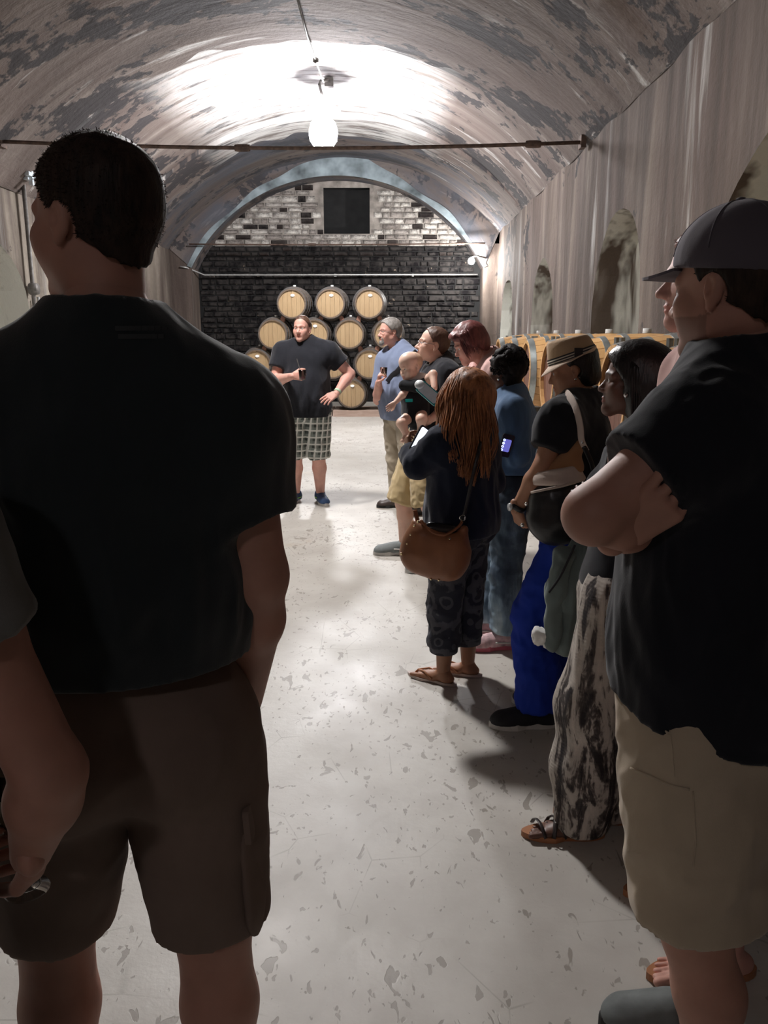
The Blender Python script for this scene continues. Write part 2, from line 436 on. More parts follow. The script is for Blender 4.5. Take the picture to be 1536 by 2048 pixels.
def build_end_wall():
    v = [(XL, YW, 0), (XR, YW, 0), (XR, YW, 3.6), (XL, YW, 3.6)]; f = [(0, 1, 2, 3)]
    o = struct(obj('wall_end', v, f, M['mortar_k']))
    v = [(XL, YW, 3.6), (WN[0], YW, 3.6), (WN[0], YW, 5.4), (XL, YW, 5.4), (WN[1], YW, 3.6), (XR, YW, 3.6), (XR, YW, 5.4), (WN[1], YW, 5.4),
         (WN[0], YW, WN[2]), (WN[1], YW, WN[2]), (WN[1], YW, 3.6), (WN[0], YW, 3.6), (WN[0], YW, 5.4), (WN[1], YW, 5.4), (WN[0], YW, WN[3]), (WN[1], YW, WN[3])]
    f = [(0, 1, 2, 3), (4, 5, 6, 7), (11, 10, 9, 8), (14, 15, 13, 12)]
    struct(obj('lunette_mortar', v, f, M['mortar_w'], o))
    x0, x1, z0, z1 = WN; d = .28
    v = [(x0, YW, z0), (x1, YW, z0), (x1, YW, z1), (x0, YW, z1), (x0, YW + d, z0), (x1, YW + d, z0), (x1, YW + d, z1), (x0, YW + d, z1)]
    struct(obj('blocked_opening', v, [(0, 1, 5, 4), (1, 2, 6, 5), (2, 3, 7, 6), (3, 0, 4, 7), (4, 5, 6, 7)], M['mortar_k'], o))
    rnd = random.Random(3)
    def stone_mesh(w, h, d):
        k = .18 * h; hw, hh = w / 2, h / 2
        j = lambda: rnd.uniform(-.012, .012)
        pts = [(-hw, 0, -hh), (hw, 0, -hh), (hw, 0, hh), (-hw, 0, hh), (-hw + k + j(), -d, -hh + k + j()), (hw - k + j(), -d, -hh + k + j()), (hw - k + j(), -d + j() * .5, hh - k + j()), (-hw + k + j(), -d, hh - k + j())]
        return pts, [(0, 1, 5, 4), (1, 2, 6, 5), (2, 3, 7, 6), (3, 0, 4, 7), (4, 5, 6, 7)]
    protos = {}
    for c in ('w', 'k'):
        protos[c] = [make_mesh('stone', *stone_mesh(w, h, .035), M['stone_' + c]) for (w, h) in ((.20, .09), (.27, .10), (.34, .11), (.15, .085), (.23, .14), (.42, .16))]
    sizes = ((.20, .09), (.27, .10), (.34, .11), (.15, .085), (.23, .14), (.42, .16))
    cand = []
    z = .25
    while z < 4.95:
        rowh = rnd.choice((.105, .115, .13, .15)); x = RX0 + rnd.uniform(0, .1)
        while x < RX1:
            w = rnd.uniform(.15, .42)
            if x + w > RX1: break
            xm = x + w / 2; zm = z + rowh / 2
            ok = zm + rowh / 2 < ring_z(x) - .0 and zm + rowh / 2 < ring_z(x + w) or False
            if zm + rowh/2 < max(ring_z(x), ring_z(x+w)) + .03 and not (x + w > WN[0] and x < WN[1] and zm + rowh/2 > WN[2] and zm - rowh/2 < WN[3]):
                cand.append((xm, zm, w - .018, rowh - .016))
            x += w
        z += rowh
    light = [c for c in cand if c[1] > 3.62 or (c[1] > 3.35 and rnd.random() < .5)]
    light.sort(key=lambda c: -c[2] * c[3])
    singles = light[:290]; rest_l = light[290:]; dark = [c for c in cand if c not in light]
    for (xm, zm, w, h) in singles:
        pale = zm > 3.62 and rnd.random() < .80
        k = rnd.randrange(6)
        s = bpy.data.objects.new('stone', protos['w' if pale else 'k'][k]); C.objects.link(s); s.parent = o; s['kind'] = 'structure'
        s.location = (xm, YW, zm); s.scale = (w / sizes[k][0], rnd.uniform(.6, 1.5), h / sizes[k][1])
    for nm, lst, mt in (('stonework', dark, 'stone_k'), ('small_stonework', rest_l, 'stone_w')):
        b = MB()
        for (xm, zm, w, h) in lst:
            p, q = stone_mesh(w, h, .02 + .03 * rnd.random()); b.add(np.array(p) + np.array((xm, YW, zm)), q)
        if b.v: s = b.obj(nm, M[mt], o); s['kind'] = 'stuff'
build_end_wall()

# ---------------------------------------------------------------- tie rods, conduits
def rod(name, p0, p1, r, sag, mat, label, cat='tie rod', plates=True):
    t = thing(name, label, cat, tuple((np.array(p0) + np.array(p1)) / 2))
    pts = [np.array(p0) + (np.array(p1) - np.array(p0)) * u + np.array((0, 0, -4 * sag * u * (1 - u))) for u in np.linspace(0, 1, 13)]
    MB().tube(pts, r, 8).obj('rod', mat, t, True)
    if plates:
        for p in (p0, p1): MB().box(np.array(p), (.06, .16, .14)).obj('anchor_plate', mat, t)
    for u in (.42, .93):
        MB().lathe(pts[int(u * 12)], [(r * 1.7, -.09), (r * 2, -.05), (r * 2, .05), (r * 1.7, .09)], 8, (1, 0, 0)).obj('turnbuckle', mat, t)
    return t
rod('tie_rod', (-4.75, 10.3, 3.86), (2.22, 10.3, 3.83), .022, .07, M['rust'], 'rusty iron tie rod crossing the vault, nearest of the rods')
rod('tie_rod', (-4.6, 18.6, 3.55), (1.98, 18.6, 3.56), .016, .02, M['rust'], 'thin rusty tie rod in front of the pale lunette', plates=False)
t = thing('conduit', 'long grey conduit running across the dark end wall above barrels', 'conduit', (-1.3, 19.3, 2.93))
MB().tube([(-4.85, 18.7, 3.08), (-4.72, 18.72, 3.06), (-4.42, 19.2, 2.93), (1.9, 19.3, 2.94)], .018, 8).obj('tube', M['pipe'], t, True)
for x in (-3.2, -1.4, .4): MB().box((x, 19.33, 2.93), (.05, .1, .06)).obj('clip', M['pipe'], t)
B0, B1 = atx(0, 314, XL + .14), atx(50, 350, XL + .14); BX = atx(66, 578, XL + .08); yc = B1[1] + .06
t = thing('conduit', 'dark conduit with round junction box running down left wall', 'conduit', (XL + .06, yc, 2.4))
MB().tube([(XL + .08, yc, B1[2]), (XL + .08, BX[1], .3)], .03, 8).obj('tube', M['pipe_d'], t, True)
MB().tube([(XL + .08, BX[1] + .14, BX[2] - .1), (XL + .08, BX[1] + .16, .3)], .022, 8).obj('tube', M['pipe'], t, True)
MB().lathe((XL + .09, BX[1], BX[2]), [(0.001, .06), (.075, .06), (.085, .0), (.08, -.05)], 14, (1, 0, 0)).obj('junction_box', M['pipe_d'], t, True)
MB().box(B1, (.13, .14, .13)).box(B1 + V3(.08, 0, 0), (.06, .26, .05)).box(B1 + V3(.08, 0, 0), (.05, .05, .26)).obj('bracket', M['tape'], t)
t = thing('batten', 'two-tone batten running along top of the left wall to the bracket', 'batten', tuple(B0))
dv = B1 - B0; E0, E1 = B0 - dv * .9, B1 - dv * .06
MB().tube([E0 + UP_ * .06, E1 + UP_ * .06], .026, 4).obj('upper_strip', M['rust'], t)
MB().tube([E0 - UP_ * .02, E1 - UP_ * .02], .036, 4).obj('lower_strip', M['pipe'], t)

# ---------------------------------------------------------------- lamps
def high_bay(loc, label, cordpts, gm='globe', drop=0.0, sm='shade'):
    x, y, z = loc
    t = thing('hanging_lamp', label, 'lamp', (x, y, z + .7))
    MB().lathe((x, y, z + .30 - drop), ([(.04, .24), (.06, .20), (.10, .17), (.19, .12), (.27, .05), (.285, .0), (.27, .0), (.18, .09), (.05, .15)] if not drop else [(.04, .52), (.07, .48), (.12, .42), (.25, .30), (.33, .10), (.35, -.02), (.345, -.02), (.32, .10), (.24, .29), (.05, .45)]), 28).obj('shade', M[sm], t, True)
    MB().lathe((x, y, z), [(.001, .27), (.10, .26), (.19, .17), (.225, .05), (.21, -.08), (.14, -.18), (.001, -.21)], 24).obj('globe', M[gm], t, True)
    MB().tube([(x, y, z + .52 - drop), (x - .02, y, z + .60), (x - .05, y, z + .72), (x - .03, y, z + .77), (x + .05, y, z + .77)], .022, 8).obj('hanger', M['pipe_d'], t, True)
    MB().box((x + .10, y, z + .74), (.13, .11, .12)).obj('junction_box', M['pipe_d'], t)
    MB().tube(cordpts, .014, 6).obj('cord', M['pipe_d'], t, True)
    MB().lathe(cordpts[len(cordpts) // 2], [(.001, .04), (.04, .02), (.04, -.02), (.001, -.04)], 10).obj('knot', M['pipe_d'], t, True)
    return t
x, y, z = LAMP1
p0 = (x + .10, y, z + .78)
high_bay(LAMP1, 'lit hanging lamp with grey dome shade under the vault', [p0, (x + .06, y - .55, vault_z(x, .14) - .10), (x + .03, y - 1.4, vault_z(x, .14) - .07), (x - .0, y - 2.2, vault_z(x, .14) - .03), (x + .02, y - 4.0, vault_z(x, .14) - .02)])
x, y, z = LAMP2
high_bay(LAMP2, 'lit hanging lamp nearest the camera, above the visitors', [(x + .10, y, z + .78), (x + .08, y, z + .82), (x + .08, y, vault_z(x, .12) - .01)], 'globe_n', .42, 'shade_n')
x, y, z = FILL_LAMP
high_bay(FILL_LAMP, 'added fill lamp, unseen behind the camera', [(x + .10, y, z + .78), (x + .08, y, z + .82), (x + .08, y, vault_z(x, .12) - .01)], 'globe_fill', .42, 'shade_n')
x, y, z = LAMP3
t = thing('wall_lamp', 'small bare lit lamp on the right pier by end wall', 'lamp', LAMP3)
MB().lathe((x, y, z), [(.001, .075), (.05, .06), (.075, .0), (.05, -.06), (.001, -.075)], 16).obj('bulb', M['globe_s'], t, True)
MB().tube([(x, y, z + .07), (x + .1, y + .05, z + .12), (x + .36, y + .38, z + .10)], .02, 8).obj('arm', M['pipe_d'], t, True)

# ---------------------------------------------------------------- barrels (axis along local Y, head towards -Y)
NS = 24
def sharp(me, a=.7): me.set_sharp_from_angle(angle=a); return me
def bar_r(h): return .342 - .062 * (abs(h) / .465) ** 2
def barrel_proto(label, cat, headmat, hoopmat, group, stave='oak'):
    t = thing('wine_barrel', label, cat, (0, 0, 0), group)
    hs = [-.465, -.40, -.28, -.14, 0, .14, .28, .40, .465]
    da = 2 * PI / NS; v = []; 
    for h in hs:
        r = bar_r(h)
        for (rr, a) in ((r - .027, -da / 2), (r, -da / 2 + .008), (r, da / 2 - .008), (r - .027, da / 2)):
            v.append((rr * math.sin(a), h, rr * math.cos(a)))
    f = []
    for i in range(len(hs) - 1):
        for k in range(4):
            f.append((4 * i + k, 4 * i + (k + 1) % 4, 4 * i + 4 + (k + 1) % 4, 4 * i + 4 + k))
    n = 4 * (len(hs) - 1); f += [(3, 2, 1, 0), (n, n + 1, n + 2, n + 3)]
    me = make_mesh('stave', v, f, M[stave])
    for k in range(NS):
        s = bpy.data.objects.new('stave', me); C.objects.link(s); s.parent = t; s.rotation_euler = (0, k * da, 0)
    R = .262; nb = 6
    for sgn, mt in ((-1, headmat), (1, M['oak_head'])):
        for k in range(nb):
            x0 = -R + 2 * R * k / nb + .0015; x1 = -R + 2 * R * (k + 1) / nb - .0015
            xs = np.linspace(x0, x1, 4); top = [(x, math.sqrt(max(0, R * R - x * x))) for x in xs]
            ring = top + [(x, -z) for x, z in top[::-1]]
            y = sgn * .436; v = [(x, y, z) for x, z in ring] + [(x, y - sgn * .02, z) for x, z in ring]
            m = len(ring); f = [tuple(range(m)), tuple(range(2 * m - 1, m - 1, -1))] + [(i, i + m, (i + 1) % m + m, (i + 1) % m) for i in range(m)]
            h = bpy.data.objects.new('head_board', make_mesh('head_board', v, f, mt)); C.objects.link(h); h.parent = t
    for h0, wd in ((-.435, .05), (-.30, .036), (-.165, .036), (.165, .036), (.30, .036), (.435, .05)):
        a, b_ = h0 - wd / 2, h0 + wd / 2
        MBo = MB().lathe((0, 0, 0), [(bar_r(a) - .004, a), (bar_r(a) + .0035, a), (bar_r(b_) + .0035, b_), (bar_r(b_) - .004, b_)], 40, (0, 1, 0))
        h = bpy.data.objects.new('hoop', sharp(make_mesh('hoop', MBo.v, MBo.f, hoopmat, True))); C.objects.link(h); h.parent = t
    bb = MB().lathe((0, 0, .34), [(.03, 0), (.028, .03), (.001, .032)], 12); g = bpy.data.objects.new('bung', make_mesh('bung', bb.v, bb.f, M['bung'], True)); C.objects.link(g); g.parent = t
    return t
def put(o, loc, rz, label, group):
    o.location = loc; o.rotation_euler = (0, 0, rz); o['label'] = label; o['group'] = group
end_proto = barrel_proto('x', 'barrel', M['oak_head'], M['hoop_dark'], 'g', 'oak_aged')
bb = MB().lathe((0.02, -.45, .155), [(.001, -.004), (.034, -.004), (.036, 0), (.034, .006)], 14, (0, 1, 0)); bb.v = [(x * 1.0 + (x - .02) * .15, y, .155 + (z - .155) * .72) for x, y, z in bb.v]
tg = bpy.data.objects.new('tag', make_mesh('tag', bb.v, bb.f, M['label'])); C.objects.link(tg); tg.parent = end_proto
tg['label'] = 'small white oval tag'
rows = [(785, [703, 475, 552, 628, 779]), (727, [513, 590, 665, 739, 815]), (670, [546, 629, 699, 775]), (612, [584, 661, 738])]
names = {0: 'bottom', 1: 'second', 2: 'third', 3: 'top'}
desc = {(3, 584): 'oak wine barrel at left of the stack\'s top row', (3, 661): 'oak wine barrel in the middle of the stack\'s top row',
        (3, 738): 'oak wine barrel at right of the stack\'s top row', (2, 546): 'oak wine barrel left of the man in black, one below top row',
        (2, 629): 'oak wine barrel just behind the head of the man in black', (2, 699): 'oak wine barrel between the man in black and the bearded man',
        (2, 775): 'oak wine barrel behind the grey-haired man\'s face', (1, 513): 'oak wine barrel seen beside the dark shirt sleeve of the near man',
        (1, 590): 'oak wine barrel hidden behind the torso of man in black', (1, 665): 'oak wine barrel peeping out behind the bent arm of man in black',
        (1, 739): 'oak wine barrel below and left of the bearded man\'s face', (1, 815): 'oak wine barrel hidden behind the bearded man\'s blue shirt',
        (0, 475): 'oak wine barrel at the left foot of the stack', (0, 552): 'oak wine barrel at floor level left of man in black',
        (0, 628): 'oak wine barrel at floor level behind man in black', (0, 703): 'oak wine barrel at floor level right of the hand on hip',
        (0, 779): 'oak wine barrel at floor level behind the bearded man'}
first = True
YBAR = 15.9
tags_off = {(2, 546), (2, 699), (1, 665)}
cen = {}
for ri, (py, xs) in enumerate(rows):
    for px in xs:
        o = end_proto if first else copy_tree(end_proto); first = False
        p = at(px, py + 1, YBAR); z = .10 + .345 + ri * .575
        put(o, (p[0], YBAR + .47, z), random.uniform(-.02, .02), desc[(ri, px)], 'barrels stacked against the end wall')
        cen[(ri, px)] = (p[0], z)
        if (ri, px) in tags_off or ri == 0 and px != 703:
            for ch in list(o.children):
                if ch.name.startswith('tag'): bpy.data.objects.remove(ch)
# chocks between the barrels, plinth under them
for ri in range(1, 4):
    lo = [k for k in cen if k[0] == ri - 1]; hi = [k for k in cen if k[0] == ri]
    for k in hi:
        x, z = cen[k]
        for sg in (-1, 1):
            cx = x + sg * .235; cz = z - .30
            b = MB(); pr = [(-.05, -.10), (.05, -.10), (.09 * 1, .10), (-.0, .06)] if sg < 0 else [(-.05, -.10), (.05, -.10), (.0, .06), (-.09, .10)]
            pr = [(cx + a, cz + c) for a, c in pr]
            v = [(a, 16.02, c) for a, c in pr] + [(a, 16.20, c) for a, c in pr]
            ch = obj('chock', v, [(3, 2, 1, 0), (4, 5, 6, 7), (0, 1, 5, 4), (1, 2, 6, 5), (2, 3, 7, 6), (3, 0, 4, 7)], M['chock'], origin=(cx, 16.1, cz))
            tag(ch, 'reddish chock under ' + ('left' if sg < 0 else 'right') + ' of barrel ' + desc[k].replace('oak wine barrel ', ''), 'chock', 'chocks wedged in the end barrel stack')
for k, (yy, lab) in enumerate(((15.97, 'pale timber sleeper under the front of the barrel stack'), (16.75, 'pale timber sleeper under the back of the barrel stack'))):
    t = thing('sleeper', lab, 'timber', (-1.3, yy, 0))
    for (x0, x1) in ((-3.7, -2.6), (-2.58, -1.25), (-1.23, .2)):
        MB().box(((x0 + x1) / 2, yy, .06), (x1 - x0, .22, .12)).obj('beam', M['plinth'], t)

# side barrels on steel racks along the right wall, axis across the aisle
side = barrel_proto('x', 'barrel', M['oak_dark'], M['hoop'], 'g')
SY = [2.55, 3.45, 4.40, 5.35, 6.30, 7.35, 8.35, 9.35]
XH = 1.17
where = ['nearest the camera, behind the capped man', 'behind the capped man\'s chin', 'behind the woman with sleek black hair', 'behind the straw hat',
         'just left of the straw hat', 'behind the woman with short black curls', 'behind the red-haired woman', 'at the far end of the side row']
first = True
rk = None
for i, yy in enumerate(SY):
    for lv in (0, 1):
        o = side if first else copy_tree(side); first = False
        put(o, (XH + .465, yy, .12 + .345 + lv * .80 + .0), -PI / 2, ('upper' if lv else 'lower') + ' side-row oak barrel with galvanised hoops, ' + where[i], 'oak barrels racked along the right wall')
    # rack under each level
    for lv in (0, 1):
        zb = lv * .80
        if rk is None:
            rk = thing('barrel_rack', 'x', 'rack', (0, 0, 0)); 
            for xx in (XH + .16, XH + .77):
                MB().tube([(xx, -.40, .03), (xx, .40, .03)], .025, 6).obj('rail', M['rack'], rk)
                for s in (-1, 1): MB().box((xx, s * .25, .085), (.05, .10, .09)).obj('cradle', M['rack'], rk)
                for s in (-1, 1): MB().tube([(xx, s * .42, .0), (xx, s * .42, .78)], .018, 6).obj('upright', M['rack'], rk)
            for s in (-1, 1): MB().tube([(XH + .16, s * .40, .03), (XH + .77, s * .40, .03)], .02, 6).obj('crossbar', M['rack'], rk)
            r_ = rk
        else:
            r_ = copy_tree(rk)
        r_.location = (0, yy, zb); r_['group'] = 'steel barrel racks along the right wall'
        r_['label'] = ('upper' if lv else 'floor-level') + ' steel rack holding side-row barrels ' + where[i]
# ---------------------------------------------------------------- implicit surfaces -> quads (surface nets)
class Field:
    def __init__(s, h): s.h = h; s.ops = []; s.lo = np.full(3, 1e9); s.hi = np.full(3, -1e9)
    def _bb(s, lo, hi):
        s.lo = np.minimum(s.lo, lo); s.hi = np.maximum(s.hi, hi)
    def rc(s, a, b, ra, rb, k=.02, ax=None, sc=1.0, clip=None, sub=False):
        a = np.asarray(a, float); b = np.asarray(b, float); r = max(ra, rb) * max(1, 1 / sc if sc < 1 else 1)
        lo = np.minimum(a, b) - r; hi = np.maximum(a, b) + r
        s.ops.append(('rc', a, b, ra, rb, ax, sc, clip, k, sub, lo, hi))
        if not sub: s._bb(lo, hi)
        return s
    def chain(s, pts, rs, k=.015, **kw):
        for i in range(len(pts) - 1): s.rc(pts[i], pts[i + 1], rs[i], rs[i + 1], k, **kw)
        return s
    def el(s, c, rad, k=.02, ax=None, clip=None, sub=False):
        c = np.asarray(c, float); rad = np.asarray(rad, float)
        A = np.eye(3) if ax is None else np.asarray(ax, float)     # rows are axes
        ext = np.sqrt(((A * rad[:, None]) ** 2).sum(0))
        s.ops.append(('el', c, rad, A, clip, k, sub, c - ext, c + ext))
        if not sub: s._bb(c - ext, c + ext)
        return s
    def cut(s, p, n, k=0.0):       # keeps the side the normal points away from
        s.ops.append(('cut', np.asarray(p, float), nrm(n), k)); return s
    def fn(s, f): s.ops.append(('fn', f)); return s
    def mesh(s):
        h = s.h; lo = s.lo - 3 * h; n = np.ceil((s.hi - lo) / h).astype(int) + 4
        ax = [(lo[i] + h * np.arange(n[i])).astype(np.float32) for i in range(3)]
        D = np.full(n, .5, np.float32)
        for op in s.ops:
            kd = op[0]
            if kd in ('rc', 'el'):
                k, sub = (op[8], op[9]) if kd == 'rc' else (op[5], op[6])
                l, u = op[-2], op[-1]; mg = k + 2.5 * h
                i0 = np.maximum(np.floor((l - mg - lo) / h).astype(int), 0); i1 = np.minimum(np.ceil((u + mg - lo) / h).astype(int) + 1, n)
                if (i1 <= i0).any(): continue
                sl = tuple(slice(a, b) for a, b in zip(i0, i1))
                X = ax[0][sl[0]][:, None, None]; Y = ax[1][sl[1]][None, :, None]; Z = ax[2][sl[2]][None, None, :]
                if kd == 'rc':
                    _, a, b, ra, rb, axx, sc, clip, *_ = op
                    ba = b - a; L = float(ba @ ba) + 1e-12
                    px, py, pz = X - a[0], Y - a[1], Z - a[2]
                    t = np.clip((px * ba[0] + py * ba[1] + pz * ba[2]) / L, 0, 1)
                    qx = px - t * ba[0]; qy = py - t * ba[1]; qz = pz - t * ba[2]
                    if axx is not None:
                        w = (qx * axx[0] + qy * axx[1] + qz * axx[2]) * (sc - 1)
                        qx = qx + w * axx[0]; qy = qy + w * axx[1]; qz = qz + w * axx[2]
                    d = np.sqrt(qx * qx + qy * qy + qz * qz) - (ra + (rb - ra) * t)
                else:
                    _, c, rad, A, clip, *_ = op
                    px, py, pz = X - c[0], Y - c[1], Z - c[2]; k0 = 0; k1 = 0
                    for i in range(3):
                        w = px * A[i][0] + py * A[i][1] + pz * A[i][2]
                        k0 = k0 + (w / rad[i]) ** 2; k1 = k1 + (w / rad[i] ** 2) ** 2
                    k0 = np.sqrt(k0); d = k0 * (k0 - 1) / np.maximum(np.sqrt(k1), 1e-6)
                if clip:
                    for (cpt, cn) in clip:
                        d = np.maximum(d, (X - cpt[0]) * cn[0] + (Y - cpt[1]) * cn[1] + (Z - cpt[2]) * cn[2])
                S = D[sl]
                if sub:
                    hh = np.maximum(k - np.abs(S + d), 0) / max(k, 1e-6); D[sl] = np.maximum(S, -d) + hh * hh * k * .25
                else:
                    hh = np.maximum(k - np.abs(S - d), 0) / max(k, 1e-6); D[sl] = np.minimum(S, d) - hh * hh * k * .25
            else:
                X = ax[0][:, None, None]; Y = ax[1][None, :, None]; Z = ax[2][None, None, :]
                if kd == 'cut':
                    p, nn, k = op[1:]
                    d = (X - p[0]) * nn[0] + (Y - p[1]) * nn[1] + (Z - p[2]) * nn[2]
                    D = np.maximum(D, d)
                else: D = op[1](D, X, Y, Z)
        S = D < 0
        c = np.zeros(np.array(D.shape) - 1, np.int8)
        for i in (0, 1):
            for j in (0, 1):
                for k in (0, 1): c += S[i:c.shape[0] + i, j:c.shape[1] + j, k:c.shape[2] + k]
        act = (c > 0) & (c < 8); I = np.argwhere(act); idx = np.full(c.shape, -1, np.int32); idx[act] = np.arange(len(I))
        acc = np.zeros((len(I), 3), np.float32); cnt = np.zeros(len(I), np.float32)
        cv = {}
        for i in (0, 1):
            for j in (0, 1):
                for k in (0, 1): cv[i, j, k] = D[I[:, 0] + i, I[:, 1] + j, I[:, 2] + k]
        for a in cv:
            for axi in range(3):
                if a[axi] == 0:
                    b = list(a); b[axi] = 1; b = tuple(b); da, db = cv[a], cv[b]; m = (da < 0) != (db < 0)
                    t = np.where(m, da / np.where(m, da - db, 1), 0)
                    p = np.tile(np.array(a, np.float32), (len(I), 1)); p[:, axi] += t
                    acc += p * m[:, None]; cnt += m
        v = (acc / np.maximum(cnt, 1)[:, None] + I) * h + lo
        fs = []
        for axi in range(3):
            o1, o2 = [(1, 2), (2, 0), (0, 1)][axi]
            sa = [slice(1, -1)] * 3; sb = [slice(1, -1)] * 3; sa[axi] = slice(0, -1); sb[axi] = slice(1, None)
            A = S[tuple(sa)]; B = S[tuple(sb)]; E = np.argwhere(A != B)
            if not len(E): continue
            neg = A[E[:, 0], E[:, 1], E[:, 2]]
            E = E + 1; E[:, axi] -= 1
            def g(d1, d2):
                q = E.copy(); q[:, o1] += d1; q[:, o2] += d2; return idx[q[:, 0], q[:, 1], q[:, 2]]
            Q = np.stack([g(-1, -1), g(0, -1), g(0, 0), g(-1, 0)], 1)
            Q[~neg] = Q[~neg][:, ::-1]; fs.append(Q)
        return v, np.concatenate(fs)

def normals(v, f):
    n = np.zeros_like(v); a = v[f[:, 2]] - v[f[:, 0]]; b = v[f[:, 3]] - v[f[:, 1]]; c = np.cross(a, b)
    for k in range(4): np.add.at(n, f[:, k], c)
    return n / (np.linalg.norm(n, axis=1, keepdims=True) + 1e-9)
def wob(v, sc, seed, oct=3, st=(1, 1, 1)):
    """smooth pseudo-noise in -1..1"""
    r = np.random.default_rng(seed); p = v * np.array(st); o = np.zeros(len(v)); amp = 1; tot = 0
    for _ in range(oct):
        for _ in range(3):
            d = nrm(r.normal(size=3)); ph = r.uniform(0, 6.28)
            o += amp * np.sin((p @ d) * sc + ph + 1.3 * np.sin((p @ nrm(r.normal(size=3))) * sc * .6 + ph)) / 3
        tot += amp; amp *= .5; sc *= 2
    return o / tot
def crease(v, f, amp, sc, seed, st=(1, 1, 1), mask=None):
    n = normals(v, f); w = 1 - 2.2 * np.abs(wob(v, sc, seed, 3, st))
    w2 = 1 - 2.4 * np.abs(wob(v, sc * 2.7, seed + 50, 2, (st[0], st[1], st[2] * .7)))
    w = w * 1.15 + .55 * w2 * np.clip(.5 + 1.2 * wob(v, sc * .7, seed + 90, 1), 0, 1)
    if mask is not None: w = w * mask
    return v + n * (w * amp)[:, None]
def hull_join(parts):
    V = []; F = []; T = []; b = 0
    for p in parts:
        v, f = p[0], p[1]; V.append(v); F.append(f + b); b += len(v); T.append(p[2] if len(p) > 2 else np.ones((len(v), 3)))
    return np.concatenate(V), np.concatenate(F), np.concatenate(T)

# ---------------------------------------------------------------- cloth, skin, hair materials
def mat_skin(name, col, rough=.56):
    t = NT(name)
    a = t.N('ShaderNodeAttribute'); a.attribute_name = 'tint'
    n = t.noise(t.coord(), 14, 5, .6)
    c = t.ramp(n, [(.3, tuple(x * .88 for x in col)), (.7, tuple(min(1, x * 1.07) for x in col))])
    c = t.mix(t.ramp(t.noise(t.coord(), 5, 2), [(.5, 0.0), (.75, .25)]), c, (min(1, col[0] * 1.05), col[1] * .72, col[2] * .68))
    c = t.mix(1.0, c, a.outputs['Color'], 'MULTIPLY'); t.base(c); t.rough(rough)
    t.b.inputs['Subsurface Weight'].default_value = .12; t.b.inputs['Subsurface Radius'].default_value = (.012, .005, .003)
    t.b.inputs['Subsurface Scale'].default_value = .6
    t.bump(t.noise(t.coord(), 160, 2), .06, .002)
    return t.m
def mat_cloth(name, col, rough=.9, weave=420, bump=.2, var=.10, sheen=0.15, rib=None):
    t = NT(name)
    n = t.noise(t.coord(), 7, 4); w = t.noise(t.coord('Object', (1, 1, .6)), weave, 2)
    c = t.ramp(n, [(.3, tuple(x * (1 - var) for x in col)), (.7, tuple(min(1, x * (1 + var)) for x in col))])
    t.base(c); t.rough(rough); t.b.inputs['Sheen Weight'].default_value = sheen; t.b.inputs['Specular IOR Level'].default_value = .2
    b = t.bump(w, bump, .0015)
    t.bump(t.noise(t.coord('Object', (1, 1, .55)), 8, 1.5, .5, .6), .34, .04, b)
    return t.m
def mat_hair(name, a, b, sc=(1, 1, .15), rough=.42, freq=110, spec=.5):
    t = NT(name)
    n = t.noise(t.coord('Object', sc), freq, 3, .6); g = t.noise(t.coord('Object', (1, 1, .5)), 12, 3)
    c = t.ramp(t.math('ADD', t.math('MULTIPLY', n, .6), t.math('MULTIPLY', g, .4)), [(.35, a), (.65, b)])
    t.base(c); t.rough(rough); t.b.inputs['Specular IOR Level'].default_value = spec
    t.bump(n, .6, .004); return t.m
def mat_plaid():
    t = NT('plaid_cotton'); sx = t.N('ShaderNodeSeparateXYZ'); t.S(sx.inputs[0], t.coord('Object', (1, 1, 1), rot=(0, 0, math.radians(14))))
    def band(s, f, w, ph=0): 
        q = t.math('FRACT', t.math('ADD', t.math('MULTIPLY', s, f), ph)); return t.math('LESS_THAN', q, w)
    x, z = t.math('ADD', sx.outputs[0], t.math('MULTIPLY', sx.outputs[1], .75)), sx.outputs[2]
    c = t.mix(band(x, 15, .5), (.055, .065, .058), (.16, .18, .16)); 
    c = t.mix(t.math('MULTIPLY', band(z, 15, .5), .5), c, (.24, .27, .25))
    c = t.mix(t.math('MULTIPLY', band(x, 15, .26, .1), .85), c, (.70, .70, .66)); c = t.mix(t.math('MULTIPLY', band(z, 15, .22, .1), .85), c, (.70, .70, .66))
    t.base(c); t.rough(.9); return t.m
def mat_tiedye():
    t = NT('tie_dyed_knit')
    o = t.coord('Object', (9, 9, 1.5)); n = t.noise(o, 1.6, 4, .6, 1.2)
    n2 = t.noise(t.coord('Object', (2, 2, 1)), 22, 4, .6, .8)
    f = t.math('ADD', t.math('MULTIPLY', n, .78), t.math('MULTIPLY', n2, .22))
    c = t.ramp(f, [(.40, (.018, .014, .016)), (.455, (.08, .065, .06)), (.50, (.42, .38, .34)), (.62, (.55, .50, .45)), (.66, (.12, .10, .09)), (.74, (.02, .018, .02))])
    t.base(c); t.rough(.85); h = t.N('ShaderNodeTexWave'); h.bands_direction = 'Z'; t.S(h.inputs['Vector'], t.coord()); h.inputs['Scale'].default_value = 30; h.inputs['Distortion'].default_value = 4
    t.bump(h.outputs['Fac'], .12, .004); return t.m
def mat_denim(name, a, b, fade):
    t = NT(name); n = t.noise(t.coord('Object', (1, 1, .4)), 6, 5, .6, .4)
    c = t.ramp(n, [(.35, a), (.6, b), (.78, fade)]); t.base(c); t.rough(.85); t.b.inputs['Sheen Weight'].default_value = .1
    t.bump(t.noise(t.coord(), 300, 2), .2, .002); return t.m
